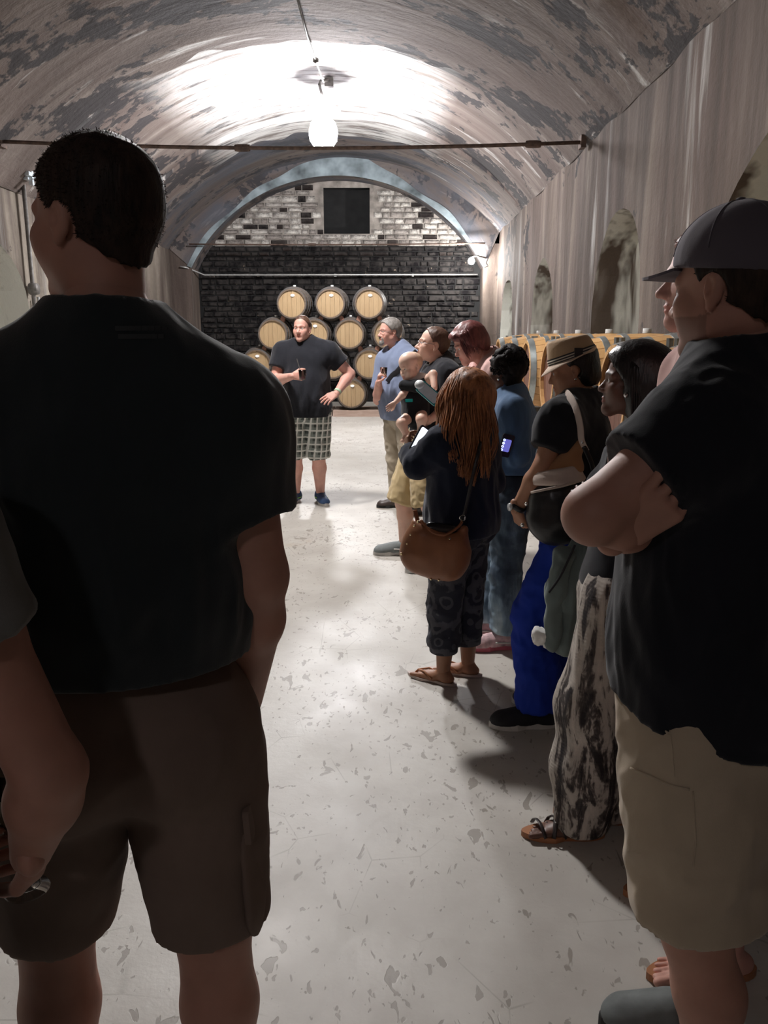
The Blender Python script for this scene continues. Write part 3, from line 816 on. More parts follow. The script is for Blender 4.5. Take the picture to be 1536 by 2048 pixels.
def mat_pattern(name, a, b):
    t = NT(name); v = t.N('ShaderNodeTexVoronoi'); t.S(v.inputs['Vector'], t.coord('Object', (1, 1, 1))); v.inputs['Scale'].default_value = 13; v.feature = 'SMOOTH_F1'
    f = t.math('FRACT', t.math('MULTIPLY', v.outputs['Distance'], 3.2)); n = t.noise(t.coord(), 30, 3)
    t.base(t.mix(t.ramp(t.math('ADD', t.math('MULTIPLY', f, .6), t.math('MULTIPLY', n, .6)), [(.62, 0.0), (.70, 1.0)]), a, b)); t.rough(.85); return t.m

M['skin_tan'] = mat_skin('tanned_skin', (.50, .26, .19)); M['skin_pale'] = mat_skin('fair_skin', (.74, .47, .37)); M['skin_pink'] = mat_skin('pink_skin', (.66, .36, .29))
M['skin_brown'] = mat_skin('brown_skin', (.33, .155, .085), .52); M['skin_dark'] = mat_skin('dark_skin', (.13, .058, .038), .44); M['skin_olive'] = mat_skin('olive_skin', (.42, .21, .125), .52)
M['skin_baby'] = mat_skin('baby_skin', (.80, .55, .44), .45)
M['eye'] = plain('eyeball', (.72, .70, .68), .15, var=.02); M['iris'] = plain('iris', (.03, .02, .015), .1)
M['tee_black'] = mat_cloth('black_jersey', (.012, .013, .018)); M['tee_char'] = mat_cloth('charcoal_jersey', (.020, .026, .028), sheen=.3)
M['tee_navy'] = mat_cloth('navy_jersey', (.014, .019, .032)); M['khaki'] = mat_cloth('khaki_twill', (.50, .41, .30), var=.06); M['khaki_y'] = mat_cloth('sand_twill', (.52, .40, .22), var=.06)
M['olive'] = mat_cloth('olive_brown_twill', (.20, .145, .115), sheen=0); M['blue_shirt'] = mat_cloth('blue_grey_cotton', (.19, .23, .34), var=.05)
M['khaki_g'] = mat_cloth('taupe_twill', (.40, .34, .26), var=.05); M['plaid'] = mat_plaid(); M['tiedye'] = mat_tiedye()
M['navy_knit'] = mat_cloth('navy_knit', (.013, .018, .036), weave=250, bump=.4); M['capri'] = mat_pattern('patterned_capri_cloth', (.014, .016, .028), (.065, .065, .08))
M['denim_shirt'] = mat_denim('chambray', (.045, .10, .20), (.07, .15, .28), (.10, .20, .35))
def mat_jeans():
    t = NT('faded_shaded_denim'); s_ = t.N('ShaderNodeSeparateXYZ'); t.S(s_.inputs[0], t.coord()); n = t.noise(t.coord('Object', (1, 1, .4)), 7, 5, .6, .4)
    f = t.math('SUBTRACT', t.math('MULTIPLY', n, 1.3), t.math('MULTIPLY', s_.outputs[2], .75))  # denim fades lower down; the dark top is shade put into the colour
    t.base(t.ramp(f, [(.05, (.018, .026, .045)), (.32, (.07, .11, .16)), (.48, (.20, .29, .37)), (.66, (.36, .46, .52))])); t.rough(.85); t.bump(t.noise(t.coord(), 300, 2), .2, .002); return t.m
M['jeans'] = mat_jeans()
M['blue_pants'] = mat_cloth('royal_blue_cotton', (.012, .035, .30), var=.12, sheen=0); M['grey_tee'] = mat_cloth('grey_jersey', (.20, .20, .19)); M['pink_top'] = mat_cloth('pale_pink_cotton', (.62, .40, .37))
M['white_cloth'] = mat_cloth('white_cotton', (.75, .74, .72)); M['dark_pants'] = mat_cloth('dark_trousers_cloth', (.03, .028, .03))
M['cap'] = mat_cloth('grey_cap_twill', (.115, .10, .118), var=.05); M['straw'] = mat_cloth('tan_hat_straw', (.56, .39, .24), rough=.75, weave=160, bump=.7, var=.06); M['straw_p'] = mat_cloth('pale_brim_straw', (.68, .52, .40), rough=.75, weave=160, bump=.7, var=.05)
M['band_k'] = plain('dark_ribbon', (.03, .025, .025), .6); M['band_w'] = plain('cream_ribbon', (.66, .60, .50), .6)
M['hair_k'] = mat_hair('black_hair', (.004, .0035, .004), (.016, .012, .013), rough=.38); M['hair_kc'] = mat_hair('black_curly_hair', (.004, .0035, .004), (.018, .013, .013), rough=.65, spec=.2); M['hair_dk'] = mat_hair('dark_brown_hair', (.010, .006, .005), (.050, .028, .018), rough=.6, spec=.25)
M['hair_br'] = mat_hair('brown_hair', (.05, .022, .014), (.12, .06, .035), rough=.5); M['hair_gr'] = mat_hair('grey_hair', (.13, .115, .105), (.33, .31, .29), rough=.55)
M['hair_rd'] = mat_hair('red_brown_hair', (.09, .026, .013), (.52, .22, .09), rough=.5, freq=60, spec=.3); M['hair_pl'] = mat_hair('auburn_plum_hair', (.085, .022, .024), (.26, .075, .065), rough=.45, freq=70)
M['hair_rs'] = mat_hair('rusty_hair', (.13, .035, .02), (.30, .09, .05)); M['hair_bb'] = plain('baby_down', (.62, .42, .30), .8, var=.15)
M['sole_w'] = plain('white_rubber', (.62, .60, .57), .7); M['sole_k'] = plain('dark_rubber', (.02, .02, .02), .7); M['shoe_blue'] = plain('blue_trainer_mesh', (.03, .07, .17), .7, var=.3, bump=.3); M['lime'] = plain('lime_trim', (.25, .55, .10), .6)
M['shoe_grey'] = plain('grey_trainer_mesh', (.16, .18, .18), .7, var=.2, bump=.3); M['shoe_k'] = plain('black_canvas', (.012, .012, .016), .8, bump=.2); M['shoe_br'] = plain('dark_brown_leather', (.05, .035, .03), .45)
M['shoe_pk'] = plain('pink_white_trainer', (.62, .42, .44), .7, var=.35, scale=30); M['pink_sole'] = plain('pink_rubber', (.62, .16, .22), .6)
M['tan_sole'] = plain('tan_leather_footbed', (.40, .17, .075), .5); M['strap_k'] = plain('dark_sandal_strap', (.05, .04, .04), .35, .2); M['flipflop'] = plain('pale_flip_flop', (.55, .46, .42), .6)
M['leather'] = plain('cognac_leather', (.27, .105, .045), .42, var=.15, scale=9, bump=.25); M['gold'] = plain('gold_stud', (.9, .72, .45), .25, 1.0); M['silver'] = plain('polished_silver', (.85, .85, .85), .18, 1.0)
M['blk_leather'] = plain('black_leather', (.018, .018, .02), .3, var=.2, bump=.3); M['cream'] = mat_cloth('cream_canvas', (.62, .52, .46), var=.04); M['suede'] = mat_cloth('tan_suede', (.42, .22, .11), var=.1)
M['jacket'] = mat_cloth('grey_green_cotton', (.16, .20, .195), var=.12); M['phone_w'] = plain('white_phone_case', (.80, .82, .82), .35); M['phone_t'] = plain('teal_phone_case', (.05, .35, .36), .4)
M['phone_k'] = plain('black_phone_body', (.012, .012, .015), .3); M['screen'] = plain('lit_phone_screen', (.8, .85, 1), .2, emit=(.80, .88, 1, 2.2)); M['screen_b'] = plain('dim_blue_screen', (.1, .1, .4), .2, emit=(.13, .13, .50, 1.0)); M['dots'] = plain('bright_screen_dot', (.7, .8, 1), .2, emit=(.7, .82, 1, 2.5))
M['teal'] = plain('teal_logo', (.0, .42, .40), .5); M['carrier'] = mat_cloth('black_carrier_canvas', (.012, .013, .017)); M['nylon'] = plain('black_webbing', (.012, .012, .018), .6)
M['lime_band'] = plain('pale_green_wristband', (.42, .55, .38), .6); M['steel'] = plain('spectacle_wire', (.25, .24, .24), .3, .9)
def glass(name, col=(1, 1, 1)):
    t = NT(name); t.base(col); t.rough(.02); t.b.inputs['Transmission Weight'].default_value = 1.0; t.b.inputs['IOR'].default_value = 1.45; return t.m
M['glass'] = glass('clear_glass'); M['wine'] = plain('red_wine', (.10, .008, .015), .08); M['print'] = plain('faded_print', (.035, .038, .040), .85); M['lens'] = glass('spectacle_lens')
M['wwine'] = plain('pale_wine', (.62, .52, .34), .1); M['watch'] = plain('watch_face', (.75, .78, .8), .15, .4)

from mathutils.bvhtree import BVHTree
def hit(o, px, py, lift=.004):
    org = np.array(ORG[o.name] if o.parent is None else ORG[o.parent.name]); me = o.data
    if 'bvh' not in CACHE or CACHE.get('o') is not o:
        CACHE['bvh'] = BVHTree.FromPolygons([v.co for v in me.vertices], [p.vertices[:] for p in me.polygons]); CACHE['o'] = o
    d = Vector(ray(px, py)).normalized(); p, n, i, t = CACHE['bvh'].ray_cast(Vector(V3(0, 0, CAM_H) - org), d)
    if p is None: return None, None
    if n.dot(d) > 0: n = -n
    return np.array(p) + org + np.array(n) * lift, np.array(n)
CACHE = {}
def seam(name, o, pts, r, m, n=8, lift=.002, flat=None):
    P_ = []
    for (a, b) in zip(pts[:-1], pts[1:]):
        for u in np.linspace(0, 1, n, endpoint=False):
            p, _ = hit(o, a[0] + (b[0] - a[0]) * u, a[1] + (b[1] - a[1]) * u, lift)
            if p is not None: P_.append(p)
    if len(P_) > 1: return MB().tube(P_, r, 6, flat=flat).obj(name, m, o, True)
# ---------------------------------------------------------------- people
UP = V3(0, 0, 1)
class P: pass
def frame(face): a = math.radians(face); F = V3(math.cos(a), math.sin(a), 0); return F, V3(F[1], -F[0], 0)
def skeleton(x, y, H, face, w=1.0, fat=0.0, fem=False, lean=0.0, **kw):
    J = P(); J.H = H; J.face = face; F, R = frame(face); J.F, J.R = F, R; J.w = w; J.fat = fat; J.slv = kw.get('slv', 1.35); J.fem = fem
    J.base = V3(x, y, 0); B = J.base
    J.pelvis = B + UP * .53 * H; J.neck = kw.get('neck', B + UP * .83 * H + F * (.012 + lean))
    J.sp = lambda t: J.pelvis + (J.neck - J.pelvis) * t           # along the spine
    sw = (.108 if fem else .118) * H * w; tw = math.radians(kw.get('twist', 0)); 
    Rs = R * math.cos(tw) + F * math.sin(tw); J.Rs = Rs
    for s, n in ((-1, 'L'), (1, 'R')):
        setattr(J, 'sh' + n, kw.get('sh' + n, J.neck - UP * .038 * H + Rs * s * sw * .93))
        sh = getattr(J, 'sh' + n)
        el = kw.get('el' + n, sh + V3(0, 0, -.178 * H) + R * s * .03 * H * (1 + fat) - F * .01 * H)
        wr = kw.get('wr' + n, el + V3(0, 0, -.145 * H) + F * .03 * H - R * s * .0 * H)
        setattr(J, 'el' + n, np.asarray(el)); setattr(J, 'wr' + n, np.asarray(wr))
        hip = J.pelvis + R * s * .052 * H * w - UP * .015 * H
        an = kw.get('an' + n, B + R * s * .068 * H * w + UP * .045 * H)
        an = np.asarray(an, float)
        kn = kw.get('kn' + n, (hip * .46 + an * .54) + F * .012 * H)
        setattr(J, 'hip' + n, hip); setattr(J, 'kn' + n, np.asarray(kn)); setattr(J, 'an' + n, an)
        setattr(J, 'toe' + n, nrm(kw.get('toe' + n, F + R * s * .18)))
    hc = kw.get('head', J.neck + UP * .085 * H + F * .02 * H); J.hc = np.asarray(hc, float)
    J.hs = kw.get('hs', H / 1.78 * .94)
    hy, hp, hr = math.radians(kw.get('hyaw', face)), math.radians(kw.get('hpitch', 0)), math.radians(kw.get('hroll', 0))
    f = V3(math.cos(hy) * math.cos(hp), math.sin(hy) * math.cos(hp), math.sin(hp)); r = nrm(np.cross(f, UP)); u = np.cross(r, f)
    r2 = r * math.cos(hr) + u * math.sin(hr); u = np.cross(r2, f)
    J.HM = np.array([r2, f, u])                    # rows: right, forward, up
    return J
def hl(J, *p): return J.hc + (np.array(p, float) * J.hs) @ J.HM

def add_torso(Fd, J, inf=0.0, k=.05):
    H, w, fat = J.H, J.w, J.fat; A = np.array([J.R, J.F, UP]); As = np.array([J.Rs, np.cross(UP, J.Rs), UP])
    fem = J.fem; e = lambda *r: tuple(q * H + inf for q in r)
    Fd.el(J.sp(.70) + J.F * .004, e(.096 * w, .064 + .01 * fat, .105), k, As)
    Fd.el(J.sp(.38) + J.F * .012 * H * fat, e((.078 if fem else .085) * w + .018 * fat, .058 + .03 * fat, .10), k, A)
    Fd.el(J.sp(.02) + J.F * .0, e((.096 if fem else .090) * w + .012 * fat, .068 + .018 * fat, .085), k, A)
    for s in (-1, 1):
        Fd.el(J.pelvis + J.R * s * .042 * H - J.F * .038 * H - UP * .02 * H, e(.045 * w, .042, .052), .03, A)
        if fem: Fd.el(J.sp(.60) + J.R * s * .046 * H + J.F * .055 * H, e(.034, .034, .036), .03, A)
    if fat > .3: Fd.el(J.sp(.28) + J.F * .045 * H, e(.075 * w, .05 + .02 * fat, .085), .06, A)
    for n, s in (('L', -1), ('R', 1)):
        sh = getattr(J, 'sh' + n)
        Fd.rc(J.neck + UP * .012 * H, sh + UP * .004 * H, .030 * H + inf * .8, .031 * H * (1 + .12 * fat) + inf, .05)
        Fd.rc(J.sp(.72) + J.R * s * .05 * H, sh - UP * .02 * H, .055 * H + inf, .036 * H + inf, .05)
def add_arm(Fd, J, n, inf=0.0, t0=0.0, t1=2.0, k=.02, r=1.0, clip_end=True):
    """t in 0..1 upper arm, 1..2 forearm"""
    H = J.H; g = (.88 if J.fem else 1.0) * (1 + .15 * J.fat) * r; sh, el, wr = getattr(J, 'sh' + n), getattr(J, 'el' + n), getattr(J, 'wr' + n)
    ru = [.0325, .030, .0245]; rf = [.0245, .0260, .0155]
    a, m, b = sh, sh * .6 + el * .4, el
    if t1 >= 1:
        Fd.rc(a, m, ru[0] * H * g + inf, ru[1] * H * g + inf, k); Fd.rc(m, b, ru[1] * H * g + inf, ru[2] * H * g + inf, k)
        c = el * .68 + wr * .32
        if t1 >= 2: Fd.rc(el, c, rf[0] * H * g + inf, rf[1] * H * g + inf, k); Fd.rc(c, wr, rf[1] * H * g + inf, rf[2] * H * g + inf * .7, k)
        else:
            e = el + (wr - el) * (t1 - 1); d = nrm(wr - el); Fd.rc(el, e + d * .02, rf[0] * H * g + inf, rf[1] * H * g + inf, k, clip=[(e, d)])
    else:
        e = sh + (el - sh) * t1; d = nrm(el - sh)
        Fd.rc(a, e + d * .03, ru[0] * H * g + inf, ru[1] * H * g + inf * J.__dict__.get('slv', 1.35), k + .015, clip=[(e, d)])
def add_leg(Fd, J, n, inf=0.0, t1=2.0, k=.025, flare=0.0):
    H = J.H; g = J.w ** .5 * (1 + .12 * J.fat); hip, kn, an = getattr(J, 'hip' + n), getattr(J, 'kn' + n), getattr(J, 'an' + n)
    if t1 >= 2:
        Fd.rc(hip, kn, .053 * H * g + inf, .0325 * H * g + inf, k)
        c = kn * .70 + an * .30 - J.F * .008 * H
        Fd.rc(kn, c, .0325 * H * g + inf, .0335 * H * g + inf, k); Fd.rc(c, an, .0335 * H * g + inf, .0205 * H * g + inf, k)
    elif t1 > 1:
        e = kn + (an - kn) * (t1 - 1); d = nrm(an - kn)
        Fd.rc(hip, kn, .056 * H * g + inf, .036 * H * g + inf, k)
        Fd.rc(kn, e + d * .03, .036 * H * g + inf, .032 * H * g + inf + flare, k, clip=[(e, d)])
    else:
        e = hip + (kn - hip) * t1; d = nrm(kn - hip)
        Fd.rc(hip, e + d * .03, .056 * H * g + inf, .036 * H * g + inf + flare, k, clip=[(e, d)])

def head_mesh(J, h=.0042, male=True, beard=None, lipc=(.95, .70, .68), brow=(.42, .36, .33), stub=0.0, open_mouth=False, baby=False, ears=True):
    s = J.hs; Fd = Field(h); L = lambda *p: hl(J, *p); A = J.HM; q = lambda *r: tuple(x * s for x in r)
    Fd.el(L(0, -.014, .036), q(.077, .100, .086), .02, A)
    Fd.el(L(0, .022, -.030), q(.062 if male else .058, .068, .082), .03 * s, A)
    jw = .045 if male else .039
    for sg in (-1, 1):
        Fd.rc(L(sg * jw, -.005, -.060), L(sg * .012, .066, -.100), .021 * s, .018 * s, .025 * s)
        Fd.el(L(sg * .044, .056, -.022), q(.022, .022, .020), .02 * s, A)
        Fd.rc(L(sg * .012, .086, .020), L(sg * .046, .070, .018), .009 * s, .008 * s, .016 * s)
    Fd.rc(L(0, .074, -.100), L(0, .070, -.102), .019 * s, .019 * s, .02 * s)
    nl = .020 if male else .014
    if baby:
        nl = .006
        for sg in (-1, 1): Fd.el(L(sg * .036, .050, -.050), q(.034, .036, .036), .02 * s, A)
        Fd.el(L(0, .060, -.075), q(.030, .030, .030), .02 * s, A); Fd.el(L(0, .02, .055), q(.072, .085, .075), .03 * s, A)
    for sg in (-1, 1): Fd.rc(L(sg * .036, .050, -.045), L(sg * .044, .015, -.060), .022 * s, .018 * s, .03 * s)
    Fd.el(L(0, .052, -.045), q(.044, .036, .050), .02 * s, A)
    Fd.rc(L(0, .082, .004), L(0, .090 + nl, -.033), .008 * s, .0115 * s, .011 * s)
    for sg in (-1, 1): Fd.el(L(sg * .0125, .086 + nl * .55, -.037), q(.008, .012, .008), .008 * s, A)
    for sg in (-1, 1): Fd.el(L(sg * .031, .097, .001), q(.016, .014 if not baby else .010, .0095), .012 * s, A, sub=True)
    for sg in (-1, 1):
        Fd.el(L(sg * .031, .071, .001), q(.0148, .0148, .0148), .004 * s, A)
        Fd.el(L(sg * .031, .086, -.001), q(.0115, .012, .0048 if not baby else .0085), .002 * s, A, sub=True)
    Fd.el(L(0, .088, -.063), q(.023, .011, .0065), .006 * s, A); Fd.el(L(0, .086, -.074), q(.020, .011, .0075), .006 * s, A)
    Fd.el(L(0, .101, -.0682), q(.022, .010, .0022 if not open_mouth else .006), .003 * s, A, sub=True)
    if ears:
        for sg in (-1, 1):
            rot = np.array([nrm(A[0] * 1 + A[1] * -.35 * sg * 1), A[1], A[2]]); rot[1] = nrm(np.cross(A[2], rot[0])) 
            Fd.el(L(sg * .079, -.016, -.004), q(.0080, .017, .0275), .008 * s, rot)
            Fd.el(L(sg * .088, -.011, .002), q(.008, .009, .016), .004 * s, rot, sub=True)
            Fd.el(L(sg * .078, -.010, -.032), q(.007, .008, .009), .006 * s, rot)
    nr = (.056 if male else .046) * s * (J.w ** .5)
    if baby: nr = .04 * s
    nb = J.neck + UP * .0; nb_ = L(0, -.022, -.055)
    Fd.rc(nb_, nb - UP * .02 * J.H, nr, nr * 1.08, .03 * s)
    v, f = Fd.mesh()
    lo = (v - J.hc) @ J.HM.T / s
    T = np.ones((len(v), 3))
    lip = ((lo[:, 0] / .025) ** 2 + ((lo[:, 2] + .068) / .013) ** 2 < 1) & (lo[:, 1] > .08); T[lip] = lipc
    for sg in (-1, 1):
        br = (np.abs(lo[:, 2] - .021 - .003 * np.cos((lo[:, 0] - sg * .03) * 90)) < .0052) & (np.abs(lo[:, 0] - sg * .031) < .019) & (lo[:, 1] > .055); T[br] = brow
    if stub:
        st = (lo[:, 2] < -.045) & (lo[:, 1] > -.0) & (lo[:, 2] > -.125) & ~lip; T[st] *= (1 - stub)
    return (v, f, T)

def hand_mesh(w, d, n, side, s=1.0, curl=25, h=.0032, spread=1.0, thumb=35, point=None):
    """w wrist, d towards the fingers, n where the palm looks, side +1/-1 puts the thumb"""
    d = nrm(d); n = nrm(np.asarray(n, float) - d * np.dot(n, d)); t = np.cross(d, n) * side; Fd = Field(h * max(s, .7))
    L = lambda a, b, c: w + (d * a + t * b + n * c) * s
    Fd.rc(w - d * .03 * s, L(.02, 0, 0), .024 * s, .024 * s, .02, ax=n, sc=1.3)
    for i in range(4):
        y = .030 - .0205 * i; Fd.rc(L(.012, y * .6, 0), L(.086 - .004 * abs(i - 1), y, 0), .0145 * s, .0115 * s, .014 * s)
    ln = (.070, .078, .072, .056); cu = curl if hasattr(curl, '__len__') else (curl,) * 4
    for i in range(4):
        y = .030 - .0205 * i; p = L(.086 - .004 * abs(i - 1), y, 0); a = 0; r = (.0092, .0095, .0090, .0080)[i]
        sp = (1.5 - i) * .05 * spread
        for k, (fr, cm) in enumerate(((.46, 1.0), (.30, 1.25), (.24, .7))):
            a += math.radians(cu[i] * cm); dd = nrm((d + t * sp) * math.cos(a) + n * math.sin(a)); q = p + dd * ln[i] * fr * s
            Fd.rc(p, q, (r - .0007 * k) * s, (r - .0007 * (k + 1)) * s, .003 * s); p = q
    p0 = L(.022, .026, .004); p1 = L(.052, .050, .012 + .012 * thumb / 35); p2 = p1 + (d * .8 + t * .25 * (1 - thumb / 60) + n * .018 * thumb) / 1.1 * .030 * s; p3 = p2 + nrm(d * .8 - t * .1 + n * .015 * thumb) * .026 * s
    Fd.rc(p0, p1, .0155 * s, .0115 * s, .014 * s); Fd.rc(p1, p2, .0112 * s, .0100 * s, .003); Fd.rc(p2, p3, .0100 * s, .0080 * s, .003)
    v, f = Fd.mesh(); return (v, f)
def foot_mesh(an, d, s=1.0, toes=True, h=.004):
    d = nrm((d[0], d[1], 0)); t = V3(d[1], -d[0], 0); Fd = Field(h); z = .0
    L = lambda a, b, c: V3(an[0], an[1], 0) + (d * a + t * b) * s + UP * c * s
    Fd.rc(an + UP * .03, L(-.01, 0, .045), .032 * s, .034 * s, .02); Fd.el(L(-.035, 0, .036), (.030 * s, .038 * s, .030 * s), .02, np.array([t, d, UP]))
    Fd.rc(L(.0, 0, .055), L(.10, 0, .032), .030 * s, .022 * s, .03)
    for i in range(5):
        y = -.032 + .0165 * i; tl = (.200, .198, .190, .180, .165)[i] if True else 0
        Fd.rc(L(.05, y * .6, .030), L(.145 - .006 * i, y, .026), .020 * s, .0145 * s, .02)
        Fd.rc(L(.145 - .006 * i, y, .026), L(tl, y * 1.12, .022), (.0125, .009, .0085, .008, .0075)[i] * s, (.0115, .008, .0075, .007, .0065)[i] * s, .003)
    Fd.cut((0, 0, .012 * s), (0, 0, -1))
    return Fd.mesh()
def outline(an, d, s, grow=0.0, n=28, L0=-.075, L1=.205):
    d = nrm((d[0], d[1], 0)); t = V3(d[1], -d[0], 0); pts = []
    for i in range(n):
        a = 2 * PI * i / n; x = math.cos(a); y = math.sin(a)
        l = (L0 + L1) / 2 + (L1 - L0 + 2 * grow) / 2 * x; w = (.047 if x > 0 else .036) + grow; w -= .010 * math.exp(-((x + .1) / .35) ** 2)
        pts.append(V3(an[0], an[1], 0) + (d * l + t * w * y * (1 - .25 * max(0, x) ** 3)) * s)
    return pts
def slab(name, pts, z0, z1, m, parent):
    n = len(pts); v = [p + UP * z0 for p in pts] + [p + UP * z1 for p in pts]
    return obj(name, v, [tuple(range(n))[::-1], tuple(range(n, 2 * n))] + [(i, (i + 1) % n, (i + 1) % n + n, i + n) for i in range(n)], m, parent)
def shoe(root, an, d, s, upper, sole, trim=None, low=True, h=.005, sole_h=.028):
    d = nrm((d[0], d[1], 0)); t = V3(d[1], -d[0], 0); Fd = Field(h)
    L = lambda a, b, c: V3(an[0], an[1], 0) + (d * a + t * b) * s + UP * c * s
    A = np.array([t, d, UP])
    Fd.el(L(-.035, 0, .045), (.040 * s, .048 * s, .055 * s), .03, A); Fd.rc(L(-.01, 0, .060), L(.10, 0, .040), .043 * s, .034 * s, .03)
    Fd.rc(L(.07, .004, .036), L(.155, .004, .032), .044 * s, .036 * s, .03); Fd.el(L(.14, 0, .03), (.046 * s, .065 * s, .034 * s), .02, A)
    Fd.rc(L(-.005, 0, .07), L(-.012, 0, .088), .040 * s, .038 * s, .02, clip=[(L(0, 0, .093), UP)])
    Fd.cut((0, 0, sole_h * s * .75), (0, 0, -1)); v, f = Fd.mesh()
    o = obj('shoe', v, f, upper, root, True)
    slab('sole', outline(an, d, s, .004), .001, sole_h * s, sole, o)
    if trim:
        b = MB()
        for k in range(4): b.tube([L(.055 + .022 * k, -.028, .070 - .006 * k), L(.055 + .022 * k, 0, .080 - .009 * k), L(.055 + .022 * k, .028, .070 - .006 * k)], .004, 6)
        for sg in (-1, 1): b.tube([L(-.06, sg * .034, .05), L(.0, sg * .045, .045), L(.07, sg * .046, .05)], .005, 6)
        b.obj('lace', trim, o, True)
    return o

def eyes(root, J, squint=0):
    for sg in (-1, 1):
        c = hl(J, sg * .031, .0715, .001); r = .0140 * J.hs
        b = MB().lathe(c, [(.0001, r)] + [(r * math.sin(a), r * math.cos(a)) for a in np.linspace(.12, PI - .1, 9)] + [(.0001, -r)], 12, J.HM[1])
        e = b.obj('eye', M['eye'], root, True)
        MB().lathe(c + J.HM[1] * (r * .90), [(.0001, .0024 * J.hs), (.0045 * J.hs, .0012 * J.hs), (.0060 * J.hs, -.001 * J.hs)], 12, J.HM[1]).obj('iris', M['iris'], e)
def hair_cap(root, J, mat, th=.010, front=.095, slope=.9, nape=-.070, side=1.3, amp=.004, sc=90, h=.0055, cutear=True, extra=None, spikes=700, sl=.010, ystart=.0, rt=0.0, stand=.35):
    s = J.hs; Fd = Field(h); A = J.HM; L = lambda *p: hl(J, *p)
    Fd.el(L(0, -.016, .038), tuple((x + th) * s for x in (.077, .101, .087)), .02, A)
    Fd.rc(L(0, -.035, .0), L(0, -.040, -.045), (.064 + th) * s, (.052 + th * .6) * s, .03 * s)
    if extra: extra(Fd, L, s)
    hc = J.hc
    def region(D, X, Y, Z):
        x = (X - hc[0]) / s; y = (Y - hc[1]) / s; z = (Z - hc[2]) / s
        lx = x * A[0][0] + y * A[0][1] + z * A[0][2]; ly = x * A[1][0] + y * A[1][1] + z * A[1][2]; lz = x * A[2][0] + y * A[2][1] + z * A[2][2]
        yb = ystart + np.where(lz > 0, lz * slope, lz * side) + .003 * np.sin(lx * 170 + 1) * np.sin(lz * 140) + .002 * np.sin(lx * 410)
        yb = yb + np.where(lz > .05, rt * (np.abs(lx) - .03), 0)
        D = np.maximum(D, (ly - yb) * s * .7)
        if cutear: D = np.maximum(D, (.030 - np.sqrt((ly + .012) ** 2 + (lz + .006) ** 2 + (np.abs(lx) - .085) ** 2 * .4)) * s)
        return np.maximum(D, (nape - lz) * s)
    Fd.fn(region); v, f = Fd.mesh(); n = normals(v, f)
    v = v + n * (amp * wob(v, sc, 11, 3, (1, 1, .6)) + amp * .3)[:, None]
    if spikes:
        r = np.random.default_rng(5); k = r.integers(0, len(v), spikes); k = k[((v[k] - J.hc) @ UP > -.03)]; k = k[(n[k] @ J.HM[2]) > -.6]
        base = v[k] - n[k] * .003; tan = nrm_rows(np.cross(n[k], r.normal(size=(len(k), 3))))
        dr = nrm_rows(n[k] * stand + J.HM[1] * .55 - J.HM[2] * .25 + r.normal(size=(len(k), 3)) * .30)
        ln = r.uniform(.5, 1.2, (len(k), 1)) * sl; w = .0011
        sv = np.stack([base - tan * w, base + tan * w, base + dr * ln + tan * w * .3, base + dr * ln - tan * w * .3], 1).reshape(-1, 3)
        sf = np.arange(len(sv)).reshape(-1, 4); v, f, _ = hull_join([(v, f), (sv, sf)])
    return obj('hair', v, f, mat, root, True)
def nrm_rows(a): return a / (np.linalg.norm(a, axis=1, keepdims=True) + 1e-9)
def locks(root, J, mat, starts, paths, r0=.006, name='hair_locks', seed=3, jit=.012, n=7):
    """starts: list of head-local points; paths: function(u, start, rng) -> world point"""
    r = random.Random(seed); b = MB()
    for st in starts:
        rn = (r.uniform(-1, 1), r.uniform(-1, 1), r.uniform(-1, 1), r.random())
        pts = [paths(u, st, rn) for u in np.linspace(0, 1, n)]
        rr = r0 * r.uniform(.7, 1.4); b.tube(pts, [rr * (1 - .75 * (u ** 2.2)) for u in np.linspace(0, 1, n)], 5, flat=.55)
    o = b.obj(name, mat, root, True); o['kind'] = 'stuff'; return o

def tshirt(root, J, mat, hem, sleeve=.62, inf=.014, seed=1, h=.008, hemtilt=0.0, amp=.010, name='tshirt', long=None, neck=.060, loose=.02, collar=True, arms='LR', flare=.0, vneck=0):
    Fd = Field(h); add_torso(Fd, J, inf)
    zc = hem; A = np.array([J.R, J.F, UP]); H = J.H
    rr = (.096 if J.fem else .092) * H * J.w + .014 * J.fat * H + inf + loose; ratio = .74 + .12 * J.fat
    top = J.sp(.42); bot = V3(J.pelvis[0], J.pelvis[1], zc)
    off = J.F * (.018 * H * J.fat)
    Fd.rc(top + off, bot - UP * .06 + off, rr * .93, rr + flare, .05, ax=J.F, sc=1 / ratio)
    Fd.cut(V3(J.base[0], J.base[1], zc), nrm(V3(0, 0, -1) + J.F * hemtilt))
    if 'L' in arms: add_arm(Fd, J, 'L', inf + .004, t1=long or sleeve, k=.03)
    if 'R' in arms: add_arm(Fd, J, 'R', inf + .004, t1=long or sleeve, k=.03)
    nd = nrm(hl(J, 0, -.02, -.06) - J.neck)
    Fd.rc(J.neck + nd * .015 + J.F * .004, J.neck + nd * .25, neck * J.hs + .004, neck * J.hs + .07, .008, sub=True)
    if vneck: Fd.rc(J.neck + J.F * .06 - UP * .0, J.neck + J.F * .11 - UP * vneck, .035, .005, .01, sub=True)
    v, f = Fd.mesh()
    zz = v[:, 2]; mask = (.35 + .65 * np.clip((J.neck[2] - .10 - zz) / .35, 0, 1)) * np.clip(.15 + (zz - zc - .01) / .09, 0, 1)
    v = crease(v, f, amp * 1.35, 27, seed, (1, 1, .45), mask)
    o = obj(name, v, f, mat, root, True)
    return o
